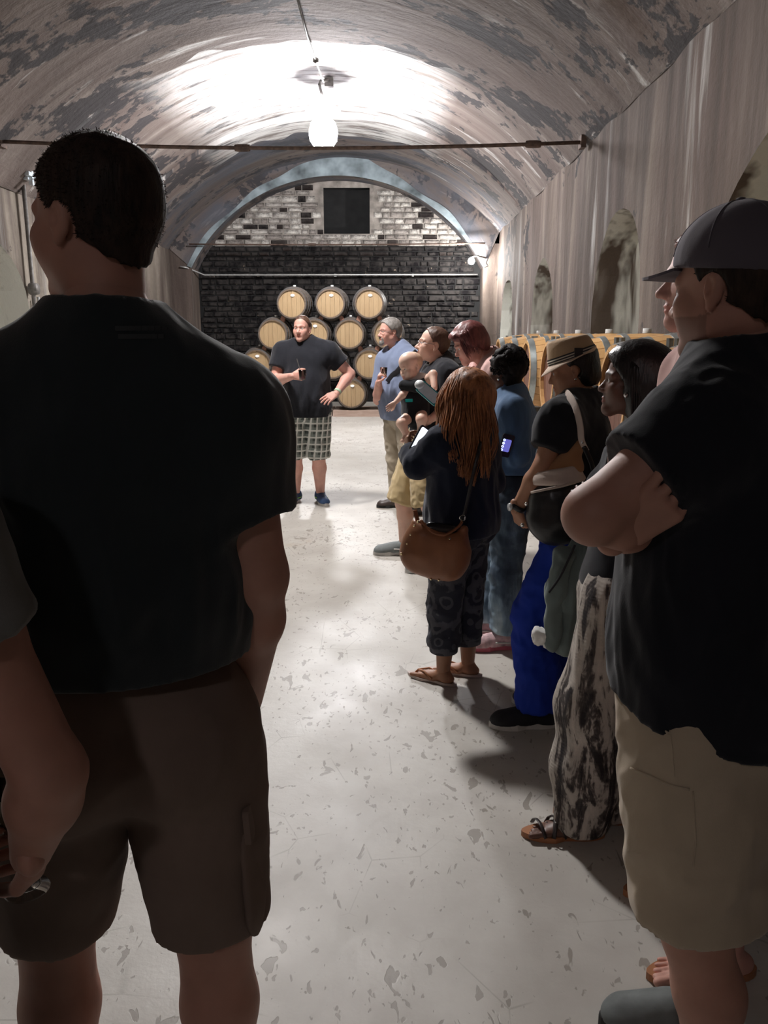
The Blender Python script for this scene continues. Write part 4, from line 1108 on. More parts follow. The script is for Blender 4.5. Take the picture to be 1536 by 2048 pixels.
def trousers(root, J, mat, t1, inf=.012, flare=.01, seed=2, h=.008, name='trousers', amp=.0075, top=.60, sc=22, k=.025):
    Fd = Field(h); H = J.H; A = np.array([J.R, J.F, UP])
    e = lambda *r: tuple(q * H + inf for q in r)
    Fd.el(J.sp(.02), e((.096 if J.fem else .090) * J.w + .012 * J.fat, .068 + .018 * J.fat, .085), .04, A)
    for s in (-1, 1): Fd.el(J.pelvis + J.R * s * .042 * H - J.F * .038 * H - UP * .02 * H, e(.045 * J.w, .042, .052), .03, A)
    Fd.cut(J.base + UP * (top * H), UP)
    for n in 'LR': add_leg(Fd, J, n, inf, t1=t1, flare=flare, k=k)
    v, f = Fd.mesh(); v = crease(v, f, amp * 1.25, sc * 1.2, seed, (1, 1, 1.0))
    v[:, 2] = np.maximum(v[:, 2], .012)
    return obj(name, v, f, mat, root, True)

def person(label, spec, skin='skin_pale', hands=None, feet='none', h=.009, male=True, hh=.0045, face={}, hand_h=.0032, arms='LR', legs=True, legt=2.0):
    J = skeleton(**spec)
    root = thing('person', label, 'person', tuple(J.base))
    parts = []; Fd = Field(h)
    add_torso(Fd, J, -.002)
    for n in arms: add_arm(Fd, J, n)
    if legs:
        for n in 'LR': add_leg(Fd, J, n, t1=legt)
    nd = hl(J, 0, -.022, -.055); nr = (.056 if male else .046) * J.hs
    Fd.rc(nd * .6 + J.neck * .4, J.neck - UP * .02 * J.H, nr, nr * 1.08, .02)
    v, f = Fd.mesh(); parts.append((v, f))
    parts.append(head_mesh(J, hh, male, **face))
    for (n, d, nn, side, kw) in (hands or []):
        parts.append(hand_mesh(getattr(J, 'wr' + n), d, nn, side, s=(J.H / 1.78) * (.92 if J.fem else 1.0), h=hand_h, **kw))
    if feet == 'bare':
        for n in 'LR': parts.append(foot_mesh(getattr(J, 'an' + n), getattr(J, 'toe' + n), J.H / 1.75 * .93))
    V, F_, T = hull_join(parts)
    body = obj('body', V, F_, M[skin], root, True, T)
    return root, J, body
def topz(px, py, Y): return float(at(px, py, Y)[2])
def tumbler(label, c, rad, hgt, liquid, tilt=(0, 0, 1), stem=False, group=None):
    t = thing('wine_glass' if stem else 'drinking_glass', label, 'glass', tuple(c))
    ax = nrm(tilt); w = .0012
    if stem:
        MB().lathe(c, [(.0001, -.10), (.032, -.10), (.030, -.097), (.005, -.09), (.0035, -.05), (.004, -.02), (.02, -.005), (rad, .03), (rad * 1.02, .05), (rad * .82, hgt), (rad * .82 - w, hgt), (rad - w * 1.5, .05), (rad - w * 2, .03), (.015, 0), (.0001, -.003)], 24, ax).obj('bowl', M['glass'], t, True)
        MB().lathe(c, [(.0001, 0.0), (.016, .002), (rad - .005, .028), (rad - .006, .036), (.0001, .036)], 20, ax).obj('wine', M[liquid], t, True)
    else:
        MB().lathe(c, [(.0001, 0), (rad * .8, 0), (rad, hgt), (rad - w, hgt), (rad * .8 - w, .006), (.0001, .006)], 24, ax).obj('tumbler', M['glass'], t, True)
        MB().lathe(c, [(.0001, .008), (rad * .78 - w, .008), (rad * .86 - w, hgt * .35), (.0001, hgt * .35)], 20, ax).obj('drink', M[liquid], t, True)
    return t
def slab_box(name, c, size, X, Y, m, parent=None, origin=None, r=.15):
    """rounded-corner plate: size (w along X, h along Y, thickness)"""
    X = nrm(X); Y = nrm(np.asarray(Y, float) - X * np.dot(X, Y)); Z = np.cross(X, Y); w, h, d = size; k = min(w, h) * r; pts = []
    for cx, cy, a0 in ((w / 2 - k, h / 2 - k, 0), (-w / 2 + k, h / 2 - k, 90), (-w / 2 + k, -h / 2 + k, 180), (w / 2 - k, -h / 2 + k, 270)):
        for a in (0, 30, 60, 90):
            q = math.radians(a0 + a); pts.append((cx + k * math.cos(q), cy + k * math.sin(q)))
    n = len(pts); v = [c + X * x + Y * y - Z * d / 2 for x, y in pts] + [c + X * x + Y * y + Z * d / 2 for x, y in pts]
    return obj(name, v, [tuple(range(n))[::-1], tuple(range(n, 2 * n))] + [(i, (i + 1) % n, (i + 1) % n + n, i + n) for i in range(n)], m, parent, False, None, origin)
def field_obj(name, Fd, m, parent, amp=0, sc=20, seed=1, st=(1, 1, 1), origin=None):
    v, f = Fd.mesh()
    if amp: v = crease(v, f, amp, sc, seed, st)
    return obj(name, v, f, m, parent, True, None, origin)
def strap(name, pts, w, th, m, parent, up=None, n=8):
    """a flat band along a smooth path"""
    P_ = [np.asarray(p, float) for p in pts]; out = []
    for i in range(len(P_) - 1):
        a, b, c, d = P_[max(i - 1, 0)], P_[i], P_[i + 1], P_[min(i + 2, len(P_) - 1)]
        for u in np.linspace(0, 1, 6, endpoint=False): out.append(.5 * ((2 * b) + (c - a) * u + (2 * a - 5 * b + 4 * c - d) * u * u + (3 * b - a - 3 * c + d) * u ** 3))
    out.append(P_[-1])
    return MB().tube(out, w / 2, 10, flat=th / w, up=up).obj(name, m, parent, True)

# ============ man in black tee and plaid shorts, far middle ============
Y = 7.4; b0 = flo(620, 1008); H = topz(603, 628, Y)
lab = 'man in black tee and plaid shorts facing the camera, glass in hand'
root, J, body = person(lab, dict(x=b0[0], y=Y, H=H, face=264, w=1.10, fat=.42, head=at(604, 658, Y - .03), hyaw=255, hpitch=2, neck=at(612, 688, Y),
    elR=at(549, 762, Y - .05), wrR=at(586, 752, Y - .33), elL=at(700, 748, Y + .03), wrL=at(672, 788, Y - .15), anR=flo(592, 1004) + UP * .08, anL=flo(641, 1004) + UP * .08, toeR=V3(-.25, -1, 0), toeL=V3(.35, -1, 0)),
    'skin_pink', hands=[('R', V3(.9, -.25, .05), V3(.1, 1, 0), 1, dict(curl=(55, 60, 62, 65), thumb=25)), ('L', at(650, 800, Y - .22) - at(672, 788, Y - .15), V3(0, .8, -.5), -1, dict(curl=(12, 14, 18, 22), spread=2.2))], face=dict(brow=(.4, .3, .25)), h=.011)
tshirt(root, J, M['tee_black'], topz(620, 832, Y), .55, inf=.018, seed=3, h=.010, loose=.018, amp=.009)
trousers(root, J, M['plaid'], .98, inf=.016, flare=.018, seed=4, h=.010, name='shorts')
hair_cap(root, J, M['hair_br'], th=.004, h=.006, slope=.62); eyes(root, J)
for n in 'RL': shoe(root, getattr(J, 'an' + n), getattr(J, 'toe' + n), 1.12, M['shoe_blue'], M['sole_w'], M['lime'], h=.006)
wd = nrm(J.wrL - J.elL); MB().lathe(J.wrL - wd * .03, [(.033, -.012), (.035, -.012), (.035, .012), (.033, .012)], 20, wd).obj('wristband', M['lime_band'], root, True)
t = tumbler('small tumbler with a straw held at chest of man in plaid shorts', J.wrR + V3(.088, -.050, -.03), .034, .085, 'wine')
c = J.wrR + V3(.088, -.050, -.02); MB().tube([c, c + V3(-.045, 0, .17)], .0035, 6).obj('straw', M['pipe_d'], t)

# ============ grey-haired bearded man in blue shirt ============
Y = 7.15; b0 = flo(803, 1022); H = topz(783, 629, Y)
root, J, body = person('grey-haired bearded man in blue-grey shirt with black strap across chest', dict(x=b0[0], y=Y, H=H, face=214, w=1.05, fat=.35, head=at(779, 664, Y - .03), hyaw=205, hpitch=0, neck=at(797, 697, Y), twist=0,
    shR=at(773, 722, Y + .02), shL=at(826, 722, Y - .12), elR=at(757, 800, Y + .0), wrR=at(757, 765, Y - .22), elL=at(842, 800, Y - .1), wrL=at(838, 862, Y - .2), anR=flo(800, 1014) + UP * .08, anL=flo(832, 1030) + UP * .08, toeR=V3(-1, -.15, 0)),
    'skin_pink', hands=[('R', V3(.15, -.45, .8), V3(.9, -.3, 0), -1, dict(curl=(45, 50, 52, 55)))], face=dict(brow=(.45, .42, .4), beard=1), h=.011)
sh4 = tshirt(root, J, M['blue_shirt'], topz(790, 838, Y), .72, inf=.02, seed=5, h=.010, loose=.015, name='shirt', vneck=.02)
c = J.neck; Fd = Field(.006); Fd.rc(c + UP * .015, c + UP * .035, .078, .074, .01); Fd.rc(c - UP * .02, c + UP * .08, .068, .064, .004, sub=True); Fd.rc(c + J.F * .09 + UP * .02, c + J.F * .09 - UP * .06, .028, .02, .004, sub=True); field_obj('collar', Fd, M['blue_shirt'], root)
trousers(root, J, M['khaki_g'], 1.88, inf=.016, flare=.012, seed=6, h=.011)
hair_cap(root, J, M['hair_gr'], th=.010, h=.006, slope=.85); eyes(root, J)
Fd = Field(.005); L = lambda *p: hl(J, *p); s = J.hs
Fd.el(L(0, .078, -.098), (.028 * s, .026 * s, .026 * s), .01, J.HM); Fd.rc(L(-.024, .086, -.060), L(.024, .086, -.060), .007, .007, .01)
Fd.rc(L(0, .098, -.053), L(0, .099, -.053), .008, .008, .01)
for sg in (-1, 1): Fd.rc(L(sg * .026, .082, -.06), L(sg * .025, .074, -.095), .006, .010, .008)
Fd.el(L(0, .100, -.069), (.018 * s, .016 * s, .006 * s), .003, J.HM, sub=True); field_obj('beard', Fd, M['hair_gr'], root, .002, 120)
for n in 'RL': shoe(root, getattr(J, 'an' + n), getattr(J, 'toe' + n), 1.08, M['shoe_br'], M['sole_k'], h=.007)
MB().tube([L(-.055, .098, .003), L(-.04, .104, .012), L(-.01, .106, .010), L(.01, .106, .010), L(.04, .104, .012), L(.055, .098, .003), L(.078, .0, .004)], .0016, 6).tube([L(-.055, .098, .003), L(-.078, 0, .004)], .0016, 6).obj('spectacles', M['steel'], root)
sp = [q_ for q_ in (hit(sh4, a_, b_, .008)[0] for a_, b_ in ((833, 704), (826, 711), (816, 721), (806, 731), (796, 742), (786, 752), (776, 764))) if q_ is not None]
t = thing('shoulder_strap', 'black bag strap across chest of grey-haired bearded man', 'strap', tuple(sp[2])); strap('webbing', sp, .05, .008, M['nylon'], t, up=(0, 1, 0)); MB().box(sp[2], (.055, .015, .03)).obj('buckle', M['phone_k'], t)
tumbler('short glass of pale wine held by grey-haired bearded man', J.wrR + V3(.045, -.05, .055), .032, .075, 'wwine')

# ============ man with glasses and the baby ============
Y = 5.6; b0 = flo(842, 1118); H = topz(866, 650, Y) + .01
an1 = flo(808, 1116)
root, J, body = person('young man in glasses and black tee with baby strapped on chest', dict(x=at(850, 900, Y)[0], y=Y, H=H, face=188, w=1.0, fat=.15, head=at(865, 690, Y), hs=.98, hyaw=184, hpitch=10, neck=at(885, 727, Y + .02),
    elL=at(900, 812, Y - .22), wrL=at(862, 838, Y - .25), anR=an1 + UP * .08 + V3(0, .1, 0), anL=flo(872, 1140) + UP * .08, toeR=V3(-1, -.05, 0), knR=at(806, 1005, Y + .05)),
    'skin_pale', hands=[('L', V3(-.9, .15, -.2), V3(-.2, .9, .3), 1, dict(curl=35))], face=dict(brow=(.4, .3, .25)), h=.010)
tshirt(root, J, M['tee_black'], topz(850, 905, Y), .6, inf=.016, seed=7, h=.010)
trousers(root, J, M['khaki_y'], 1.0, inf=.026, flare=.03, seed=8, h=.010, name='shorts')
hair_cap(root, J, M['hair_br'], th=.004, h=.005, front=.08, slope=.62, ystart=-.005); eyes(root, J)
L = lambda *p: hl(J, *p)
for sg in (-1, 1):
    MB().tube([L(sg * .031 + .021 * math.cos(a), .101 - .006 * abs(sg * .031 + .021 * math.cos(a)) / .05, -.001 + .014 * math.sin(a)) for a in np.linspace(0, 2 * PI, 17)], .0014, 5, cap=False).tube([L(sg * .052, .096, .004), L(sg * .080, -.01, .006)], .0014, 5).obj('spectacle_rim', M['steel'], root, True)
MB().tube([L(-.010, .104, .002), L(.010, .104, .002)], .0014, 5).obj('spectacle_bridge', M['steel'], root)
for n in 'RL': shoe(root, getattr(J, 'an' + n), getattr(J, 'toe' + n), 1.1, M['shoe_grey'], M['sole_w'], M['sole_w'], h=.006)
# baby, a figure of its own
Yb = 5.36
bj = P(); bj.H = .66; bj.w = 1; bj.fem = False; bj.F, bj.R = frame(200); bj.base = at(828, 800, Yb); bj.neck = at(828, 762, Yb + .02); bj.hc = at(822, 734, Yb - .01); bj.hs = .76
a = math.radians(212); pt = math.radians(-12); f_ = V3(math.cos(a) * math.cos(pt), math.sin(a) * math.cos(pt), math.sin(pt)); r_ = nrm(np.cross(f_, UP)); bj.HM = np.array([r_, f_, np.cross(r_, f_)])
rb = thing('person', 'bald-headed baby in white bib facing outward in black carrier', 'person', tuple(bj.base))
Fd = Field(.007); Fd.el(at(829, 785, Yb + .02), (.070, .060, .085), .03); Fd.el(at(831, 825, Yb + .02), (.075, .065, .075), .03)
S1, E1, W1 = at(815, 775, Yb - .03), at(805, 790, Yb - .07), at(789, 806, Yb - .10)
S2, E2, W2 = at(848, 768, Yb - .04), at(866, 748, Yb - .10), at(869, 776, Yb - .16)
Fd.chain([S1, E1, W1], [.026, .023, .015]); Fd.chain([S2, (S2 * .4 + E2 * .6), E2, W2], [.028, .027, .026, .020])
K1, A1 = at(803, 846, Yb - .12), at(814, 872, Yb - .12); K2, A2 = at(843, 838, Yb - .14), at(842, 858, Yb - .10)
Fd.chain([at(820, 832, Yb), K1, A1], [.042, .034, .021]); Fd.chain([at(842, 828, Yb), K2, A2], [.044, .036, .024])
for A_, d in ((A1, V3(-.6, -.6, -.6)), (A2, V3(-.3, -.8, -.4))): Fd.rc(A_, A_ + nrm(d) * .05, .022, .016, .01)
Fd.rc(bj.neck, bj.hc - UP * .03, .035, .036, .02)
parts = [Fd.mesh(), head_mesh(bj, .0042, False, lipc=(.95, .62, .60), brow=(.85, .78, .72), baby=True)]
parts.append(hand_mesh(W1, V3(-.75, -.1, -.6), V3(.2, 1, 0), 1, .50, 22, .0034)); parts.append(hand_mesh(W2, V3(-.35, -.1, -.9), V3(-.9, .1, .2), -1, .50, 40, .0034))
V, F_, T = hull_join(parts); obj('body', V, F_, M['skin_baby'], rb, True, T)
eyes(rb, bj)
Fd = Field(.004); Fd.el(hl(bj, 0, -.016, .038), tuple(x * bj.hs for x in (.079, .103, .089)), .02, bj.HM); hc_ = bj.hc
Fd.fn(lambda D, X, Y_, Z: np.maximum(D, ((X - hc_[0]) * bj.HM[1][0] + (Y_ - hc_[1]) * bj.HM[1][1] + (Z - hc_[2]) * bj.HM[1][2]) - .5 * ((X - hc_[0]) * bj.HM[2][0] + (Y_ - hc_[1]) * bj.HM[2][1] + (Z - hc_[2]) * bj.HM[2][2]) + .02)); field_obj('hair', Fd, M['hair_bb'], rb)
Fd = Field(.005); Fd.rc(at(822, 768, Yb - .02), at(842, 760, Yb - .02), .045, .05, .01); Fd.rc(at(848, 757, Yb - .03), at(852, 764, Yb - .04), .034, .034, .02); field_obj('bib', Fd, M['white_cloth'], rb, .003, 40)
t = thing('baby_carrier', 'black baby carrier with teal logo patch and folded bib flap', 'baby carrier', tuple(at(830, 800, Yb)))
Fd = Field(.006); Fd.rc(at(829, 792, Yb + .02), at(832, 828, Yb + .02), .098, .090, .03, ax=V3(0, 1, 0), sc=1.1); Fd.rc(at(830, 830, Yb), at(832, 850, Yb), .075, .03, .04)
Fd.cut(at(829, 774, Yb), UP); field_obj('pouch', Fd, M['carrier'], t, .003, 22)
Fd = Field(.005); Fd.rc(at(808, 771, Yb - .06), at(832, 772, Yb - .10), .036, .040, .02, ax=V3(0, 1, 0), sc=1.5); Fd.rc(at(832, 772, Yb - .10), at(856, 760, Yb - .06), .036, .022, .02, ax=V3(0, 1, 0), sc=1.5); field_obj('flap', Fd, M['carrier'], t)
slab_box('logo_patch', at(818, 801, Yb - .108), (.048, .020, .006), V3(1, -.05, .05), UP, M['teal'], t)
strap('shoulder_webbing', [at(852, 772, Yb + .0), at(872, 752, Yb + .05), at(886, 738, Yb + .12), at(896, 745, Yb + .28)], .05, .015, M['nylon'], t)
strap('waist_webbing', [at(836, 850, Yb + .02), at(862, 858, Yb - .0), at(890, 862, Yb + .12)], .05, .015, M['nylon'], t)

# ============ woman with auburn-plum bob looking at her phone ============
Y = 4.85; H = topz(945, 636, Y)
root, J, body = person('woman with short auburn-plum hair and pink top bent over her phone', dict(x=at(985, 900, Y)[0], y=Y, H=H, face=186, fem=True, w=1.15, fat=.4, head=at(938, 688, Y), hyaw=188, hpitch=-24, neck=at(978, 722, Y + .02),
    elL=at(950, 835, Y - .2), wrL=at(888, 806, Y - .28), elR=at(930, 830, Y + .1), wrR=at(880, 812, Y - .05)),
    'skin_pink', male=False, hands=[('L', V3(-.95, .05, .2), V3(0, .3, 1), 1, dict(curl=(30, 38, 42, 46), thumb=15))], h=.010)
tshirt(root, J, M['pink_top'], 1.0, .5, inf=.015, seed=9, h=.011, name='top', neck=.085)
trousers(root, J, M['dark_pants'], 1.9, inf=.015, flare=.01, seed=10, h=.013)
L = lambda *p: hl(J, *p)
def bob(Fd, L, s):
    Fd.el(L(0, -.055, -.02), (.085 * s, .080 * s, .075 * s), .03, J.HM)
    for sg in (-1, 1): Fd.rc(L(sg * .07, .035, .065), L(sg * .078, -.005, -.02), .026 * s, .020 * s, .02)
    Fd.rc(L(-.04, .078, .080), L(.04, .078, .080), .028 * s, .028 * s, .02)
hair_cap(root, J, M['hair_pl'], th=.022, slope=1.0, side=1.3, ystart=.022, nape=-.10, h=.006, cutear=False, extra=bob, amp=.006, sc=55)
r = random.Random(4); st = [(.095 * math.sin(a) * .85, .0 - .10 * math.cos(a) * .8, .075 + .02 * r.random()) for a in np.linspace(-2.3, 2.3, 220)]
locks(root, J, M['hair_pl'], st, lambda u, s, q: L(s[0] * (1 + .28 * math.sin(u * 2.6)) + q[0] * .006, s[1] * (1 + .25 * math.sin(u * 2.6)) + q[1] * .008, s[2] + .02 * q[1] - u * (.13 + .03 * q[2])), .0042)
eyes(root, J)
MB().tube([L(-.055, .098, .003), L(-.03, .108, -.012), L(0, .104, .005), L(.03, .108, -.012), L(.055, .098, .003), L(.078, .0, .004)], .0016, 6).obj('spectacles', M['steel'], root)
for n in 'RL': shoe(root, getattr(J, 'an' + n), getattr(J, 'toe' + n), 1.0, M['shoe_br'], M['sole_k'], h=.008)
c = at(858, 787, Y - .32); a_ = nrm(at(880, 806, Y - .32) - at(848, 778, Y - .30)); n_ = nrm(V3(-.15, -.9, .5)); s_ = np.cross(n_, a_)
t = thing('phone', 'white and teal phone held out by woman with auburn-plum bob', 'phone', tuple(c))
slab_box('case', c, (.145, .072, .012), a_, s_, M['phone_t'], t); slab_box('face', c + n_ * .007 * (1 if True else -1), (.125, .058, .004), a_, s_, M['phone_w'], t)
MB().lathe(c - a_ * .070 + n_ * .012, [(.0001, .012), (.022, .010), (.028, 0), (.022, -.010), (.0001, -.012)], 16, n_).obj('grip_ring', M['phone_w'], t, True)

# ============ woman with long red-brown hair, purse and flip-flops ============
Y = 3.52; b0 = flo(918, 1362); H = topz(935, 733, Y) + .02
anL, anR = flo(886, 1366) + UP * .07, flo(935, 1350) + UP * .07
root, J, body = person('woman with long red-brown hair, navy cardigan and patterned rolled capris', dict(x=b0[0], y=Y, H=H, face=148, fem=True, w=1.04, fat=.25, head=at(932, 790, Y), hyaw=142, hpitch=-22, neck=at(930, 842, Y - .0),
    shL=at(882, 888, Y - .11), shR=at(962, 880, Y + .10), elL=at(836, 930, Y - .10), wrL=at(822, 904, Y + .02), anL=anL, anR=anR, toeL=flo(828, 1350) - flo(895, 1368), toeR=V3(-1, .35, 0), elR=at(985, 960, Y + .12), wrR=at(900, 930, Y + .2)),
    'skin_brown', male=False, feet='bare', hands=[('L', V3(-.25, .2, .9), V3(.9, .3, .1), -1, dict(curl=(38, 45, 48, 50)))], h=.009)
tshirt(root, J, M['navy_knit'], topz(900, 1062, Y), 1, inf=.016, seed=12, h=.008, name='cardigan', long=1.93, flare=.02, amp=.010)
trousers(root, J, M['capri'], 1.60, inf=.013, flare=.012, seed=13, h=.008, name='capris', amp=.007)
for n in 'LR':
    kn, an = getattr(J, 'kn' + n), getattr(J, 'an' + n); c = kn + (an - kn) * .58; d = nrm(an - kn)
    MB().lathe(c, [(.052, -.045), (.066, -.040), (.070, 0), (.067, .038), (.060, .045), (.05, .04)], 24, -d).obj('cuff', M['capri'], root, True)
L = lambda *p: hl(J, *p)
def mane(Fd, L, s):
    Fd.el(L(0, -.045, .0), (.100 * s, .095 * s, .11 * s), .04, J.HM)
    Fd.rc(L(0, -.06, -.02), at(938, 880, Y - .08), .085, .075, .05); Fd.rc(at(938, 880, Y - .08), at(950, 925, Y - .10), .070, .04, .04)
    Fd.rc(L(-.07, .02, .02), at(898, 860, Y - .10), .035, .03, .04)
hair_cap(root, J, M['hair_rd'], th=.020, slope=1.1, side=0.2, ystart=.06, nape=-.9, h=.007, cutear=False, extra=mane, amp=.007, sc=45)
r = random.Random(8); hm = []
for i in range(760):
    a = r.uniform(-2.9, 2.9); e = r.uniform(.02, 1.35); hm.append((.098 * math.sin(a) * math.sin(e), -.016 - .118 * math.cos(a) * math.sin(e), .036 + .106 * math.cos(e)))
tgt = [at(px, py, Y - .13 + dy) for px, py, dy in ((885, 850, .05), (892, 880, .0), (902, 905, -.04), (925, 930, -.05), (945, 945, -.06), (965, 935, -.05), (980, 915, 0.0), (988, 885, .05))]
def mp(u, s, q):
    p0 = J.hc + (L(*s) - J.hc) * 1.05; side = (p0[0] - J.hc[0]) / .12; k = min(7, max(0, int(3.5 + side * 3.6 + q[0] * 1.2))); p2 = tgt[k] + V3(q[1] * .02, q[2] * .04, -.05 * q[3])
    out = nrm((p0 - J.hc) * V3(1, 1, .2)) * .055 * (1 + .4 * q[0]); p1 = (p0 + p2) / 2 + out + UP * .03
    w = V3(math.sin(u * 10 + k * 2.1 + q[2]), math.cos(u * 9 + k * 1.7 + q[1]), .3 * math.sin(u * 7 + k)) * .014 * u
    return p0 * (1 - u) ** 2 + 2 * p1 * u * (1 - u) + p2 * u * u + w
locks(root, J, M['hair_rd'], hm, mp, .0042, n=14)
for n in 'LR':
    an, d = getattr(J, 'an' + n), getattr(J, 'toe' + n); f_ = slab('flip_flop', outline(an, d, .93, .003), .0015, .014, M['flipflop'], root); d = nrm((d[0], d[1], 0)); tt = V3(d[1], -d[0], 0); q = V3(an[0], an[1], 0)
    MB().tube([q + d * .04 - tt * .036 + UP * .025, q + d * .09 - tt * .022 + UP * .046, q + d * .135 + UP * .036, q + d * .150 + UP * .018], .005, 6).tube([q + d * .04 + tt * .036 + UP * .025, q + d * .09 + tt * .024 + UP * .046, q + d * .135 + UP * .036], .005, 6).obj('thong', M['tan_sole'], f_, True)
c = at(841, 882, Y - .03); a_ = nrm(at(850, 866, Y) - at(833, 898, Y - .04)); n_ = nrm(V3(.45, -.85, .25)); s_ = np.cross(n_, a_)
t = thing('phone', 'phone with bright white screen held by red-brown-haired woman', 'phone', tuple(c)); slab_box('body', c, (.135, .066, .009), a_, s_, M['phone_k'], t); slab_box('screen', c + n_ * .0055, (.118, .052, .003), a_, s_, M['screen'], t)
# purse
t = thing('purse', 'slouchy cognac leather purse with gold studs at a woman\'s hip', 'purse', tuple(at(870, 1100, Y - .24)))
Yp = Y - .27; Fd = Field(.006)
Fd.rc(at(850, 1075, Yp), at(905, 1095, Yp), .060, .060, .05, ax=V3(0, 1, 0), sc=1.15); Fd.rc(at(845, 1105, Yp), at(893, 1122, Yp), .095, .085, .05, ax=V3(0, 1, 0), sc=1.5); Fd.rc(at(838, 1045, Yp), at(846, 1100, Yp), .022, .07, .04, ax=V3(0, 1, 0), sc=1.3); Fd.rc(at(925, 1060, Yp), at(905, 1100, Yp), .02, .06, .04, ax=V3(0, 1, 0), sc=1.3)
Fd.el(at(880, 1042, Yp), (.098, .030, .072), .02, sub=True); field_obj('bag', Fd, M['leather'], t, .006, 16, 5)
Fd = Field(.006); Fd.rc(at(862, 1058, Yp), at(900, 1062, Yp), .030, .030, .02, ax=V3(0, 1, 0), sc=1.2); field_obj('lining', Fd, M['phone_k'], t)
strap('zip_edge', [at(842, 1040, Yp - .02), at(860, 1062, Yp - .045), at(888, 1070, Yp - .045), at(915, 1055, Yp - .02), at(924, 1044, Yp)], .012, .012, M['leather'], t)
for px, py in ((829, 1052), (822, 1070), (815, 1088), (803, 1108), (816, 1115), (880, 1125), (888, 1108), (893, 1090), (899, 1078), (836, 1044), (862, 1158), (878, 1160)):
    p = at(px, py, Yp - (.056 if 835 < px < 900 else .035)); MB().lathe(p, [(.0001, .006), (.005, .003), (.006, 0)], 8, (0, -1, .1)).obj('stud', M['gold'], t, True)
strap('shoulder_strap', [at(835, 1040, Yp), at(830, 1020, Yp + .02)], .02, .006, M['leather'], t)
strap('long_strap', [at(924, 1044, Yp), at(932, 1015, Yp + .02), at(946, 950, Yp + .01), at(960, 890, Yp + .06), at(958, 868, Y - .04)], .014, .005, M['blk_leather'], t, up=(0, 1, 0))
MB().lathe(at(925, 1036, Yp - .01), [(.011, -.002), (.014, 0), (.011, .002), (.009, 0), (.011, -.002)], 14, (0, 1, 0)).obj('ring', M['silver'], t, True)

# ============ woman with short black curls, denim shirt ============
Y = 4.0; b0 = flo(1015, 1292); H = topz(1010, 690, Y)
root, J, body = person('woman with short black curls, denim shirt, faded jeans and pink trainers', dict(x=b0[0] + .02, y=Y, H=H, face=160, fem=True, w=.98, fat=.0, head=at(1010, 744, Y), hyaw=140, hpitch=0, neck=at(1020, 790, Y),
    shL=at(1026, 822, Y - .16), elL=at(1034, 905, Y - .16), wrL=at(1010, 925, Y - .02), anL=flo(1012, 1296) + UP * .08, anR=flo(985, 1284) + UP * .08 + V3(.0, .08, 0), toeL=V3(-1, -.15, 0), toeR=V3(-1, 0, 0)),
    'skin_dark', male=False, hands=[('L', V3(-.8, .3, .3), V3(-.2, .8, .3), 1, dict(curl=40))], h=.010)
tshirt(root, J, M['denim_shirt'], topz(1015, 940, Y), 1, inf=.017, seed=14, h=.008, name='shirt', long=1.55, amp=.012)
c = J.neck; Fd = Field(.006); Fd.rc(c + UP * .01, c + UP * .032, .070, .066, .01); Fd.rc(c - UP * .02, c + UP * .08, .058, .056, .004, sub=True); Fd.rc(c + J.F * .08 + UP * .02, c + J.F * .08 - UP * .06, .028, .02, .004, sub=True); field_obj('collar', Fd, M['denim_shirt'], root)
trousers(root, J, M['jeans'], 1.93, inf=.018, flare=.018, seed=15, h=.009, name='jeans')
L = lambda *p: hl(J, *p)
r = random.Random(6); cl = [( .088 * math.sin(a) * math.sin(e), -.02 - .108 * math.cos(a) * math.sin(e), .045 + .098 * math.cos(e)) for a, e in [(r.uniform(-2.2, 2.2), r.uniform(0, 2.1)) for _ in range(380)]]
def curls(Fd, L, s):
    for p in cl[:80]: Fd.el(L(*p), (.018, .018, .018), .008)
hair_cap(root, J, M['hair_kc'], th=.016, slope=.8, side=.7, ystart=.005, nape=-.085, h=.006, extra=curls, amp=.005, sc=80)
def cp_(u, s, q):
    p0 = L(*s); o = nrm(p0 - J.hc); a = u * 7 + q[0] * 3; x = np.cross(o, UP); return p0 + o * (.004 + .012 * math.sin(u * PI)) + (x * math.cos(a) + np.cross(o, x) * math.sin(a)) * .009
locks(root, J, M['hair_kc'], cl, cp_, .0035, n=10)
MB().lathe(hl(J, -.088, -.012, -.038), [(.0001, .006), (.0075, .003), (.0075, -.003), (.0001, -.006)], 12, (-.2, -1, 0)).obj('earring', M['silver'], root, True)
eyes(root, J)
for n in 'RL': shoe(root, getattr(J, 'an' + n), getattr(J, 'toe' + n), 1.0, M['shoe_pk'], M['pink_sole'], M['sole_w'], h=.006)
c = at(1012, 891, Y - .22); a_ = nrm(V3(.25, -.1, 1)); n_ = nrm(V3(.15, -1, .1)); s_ = np.cross(n_, a_)
t = thing('phone', 'dark phone with dim blue screen and bright dots by denim shirt', 'phone', tuple(c)); slab_box('body', c, (.11, .058, .010), a_, s_, M['phone_k'], t)
sc_ = slab_box('screen', c + n_ * .006, (.060, .038, .003), a_, s_, M['screen_b'], t)
for k in range(4): MB().lathe(c + n_ * .008 + a_ * (.024 - .016 * k) - s_ * -.018, [(.0035, 0), (.0055, 0), (.0055, .002), (.0035, .002)], 12, n_).obj('dot', M['dots'], t)

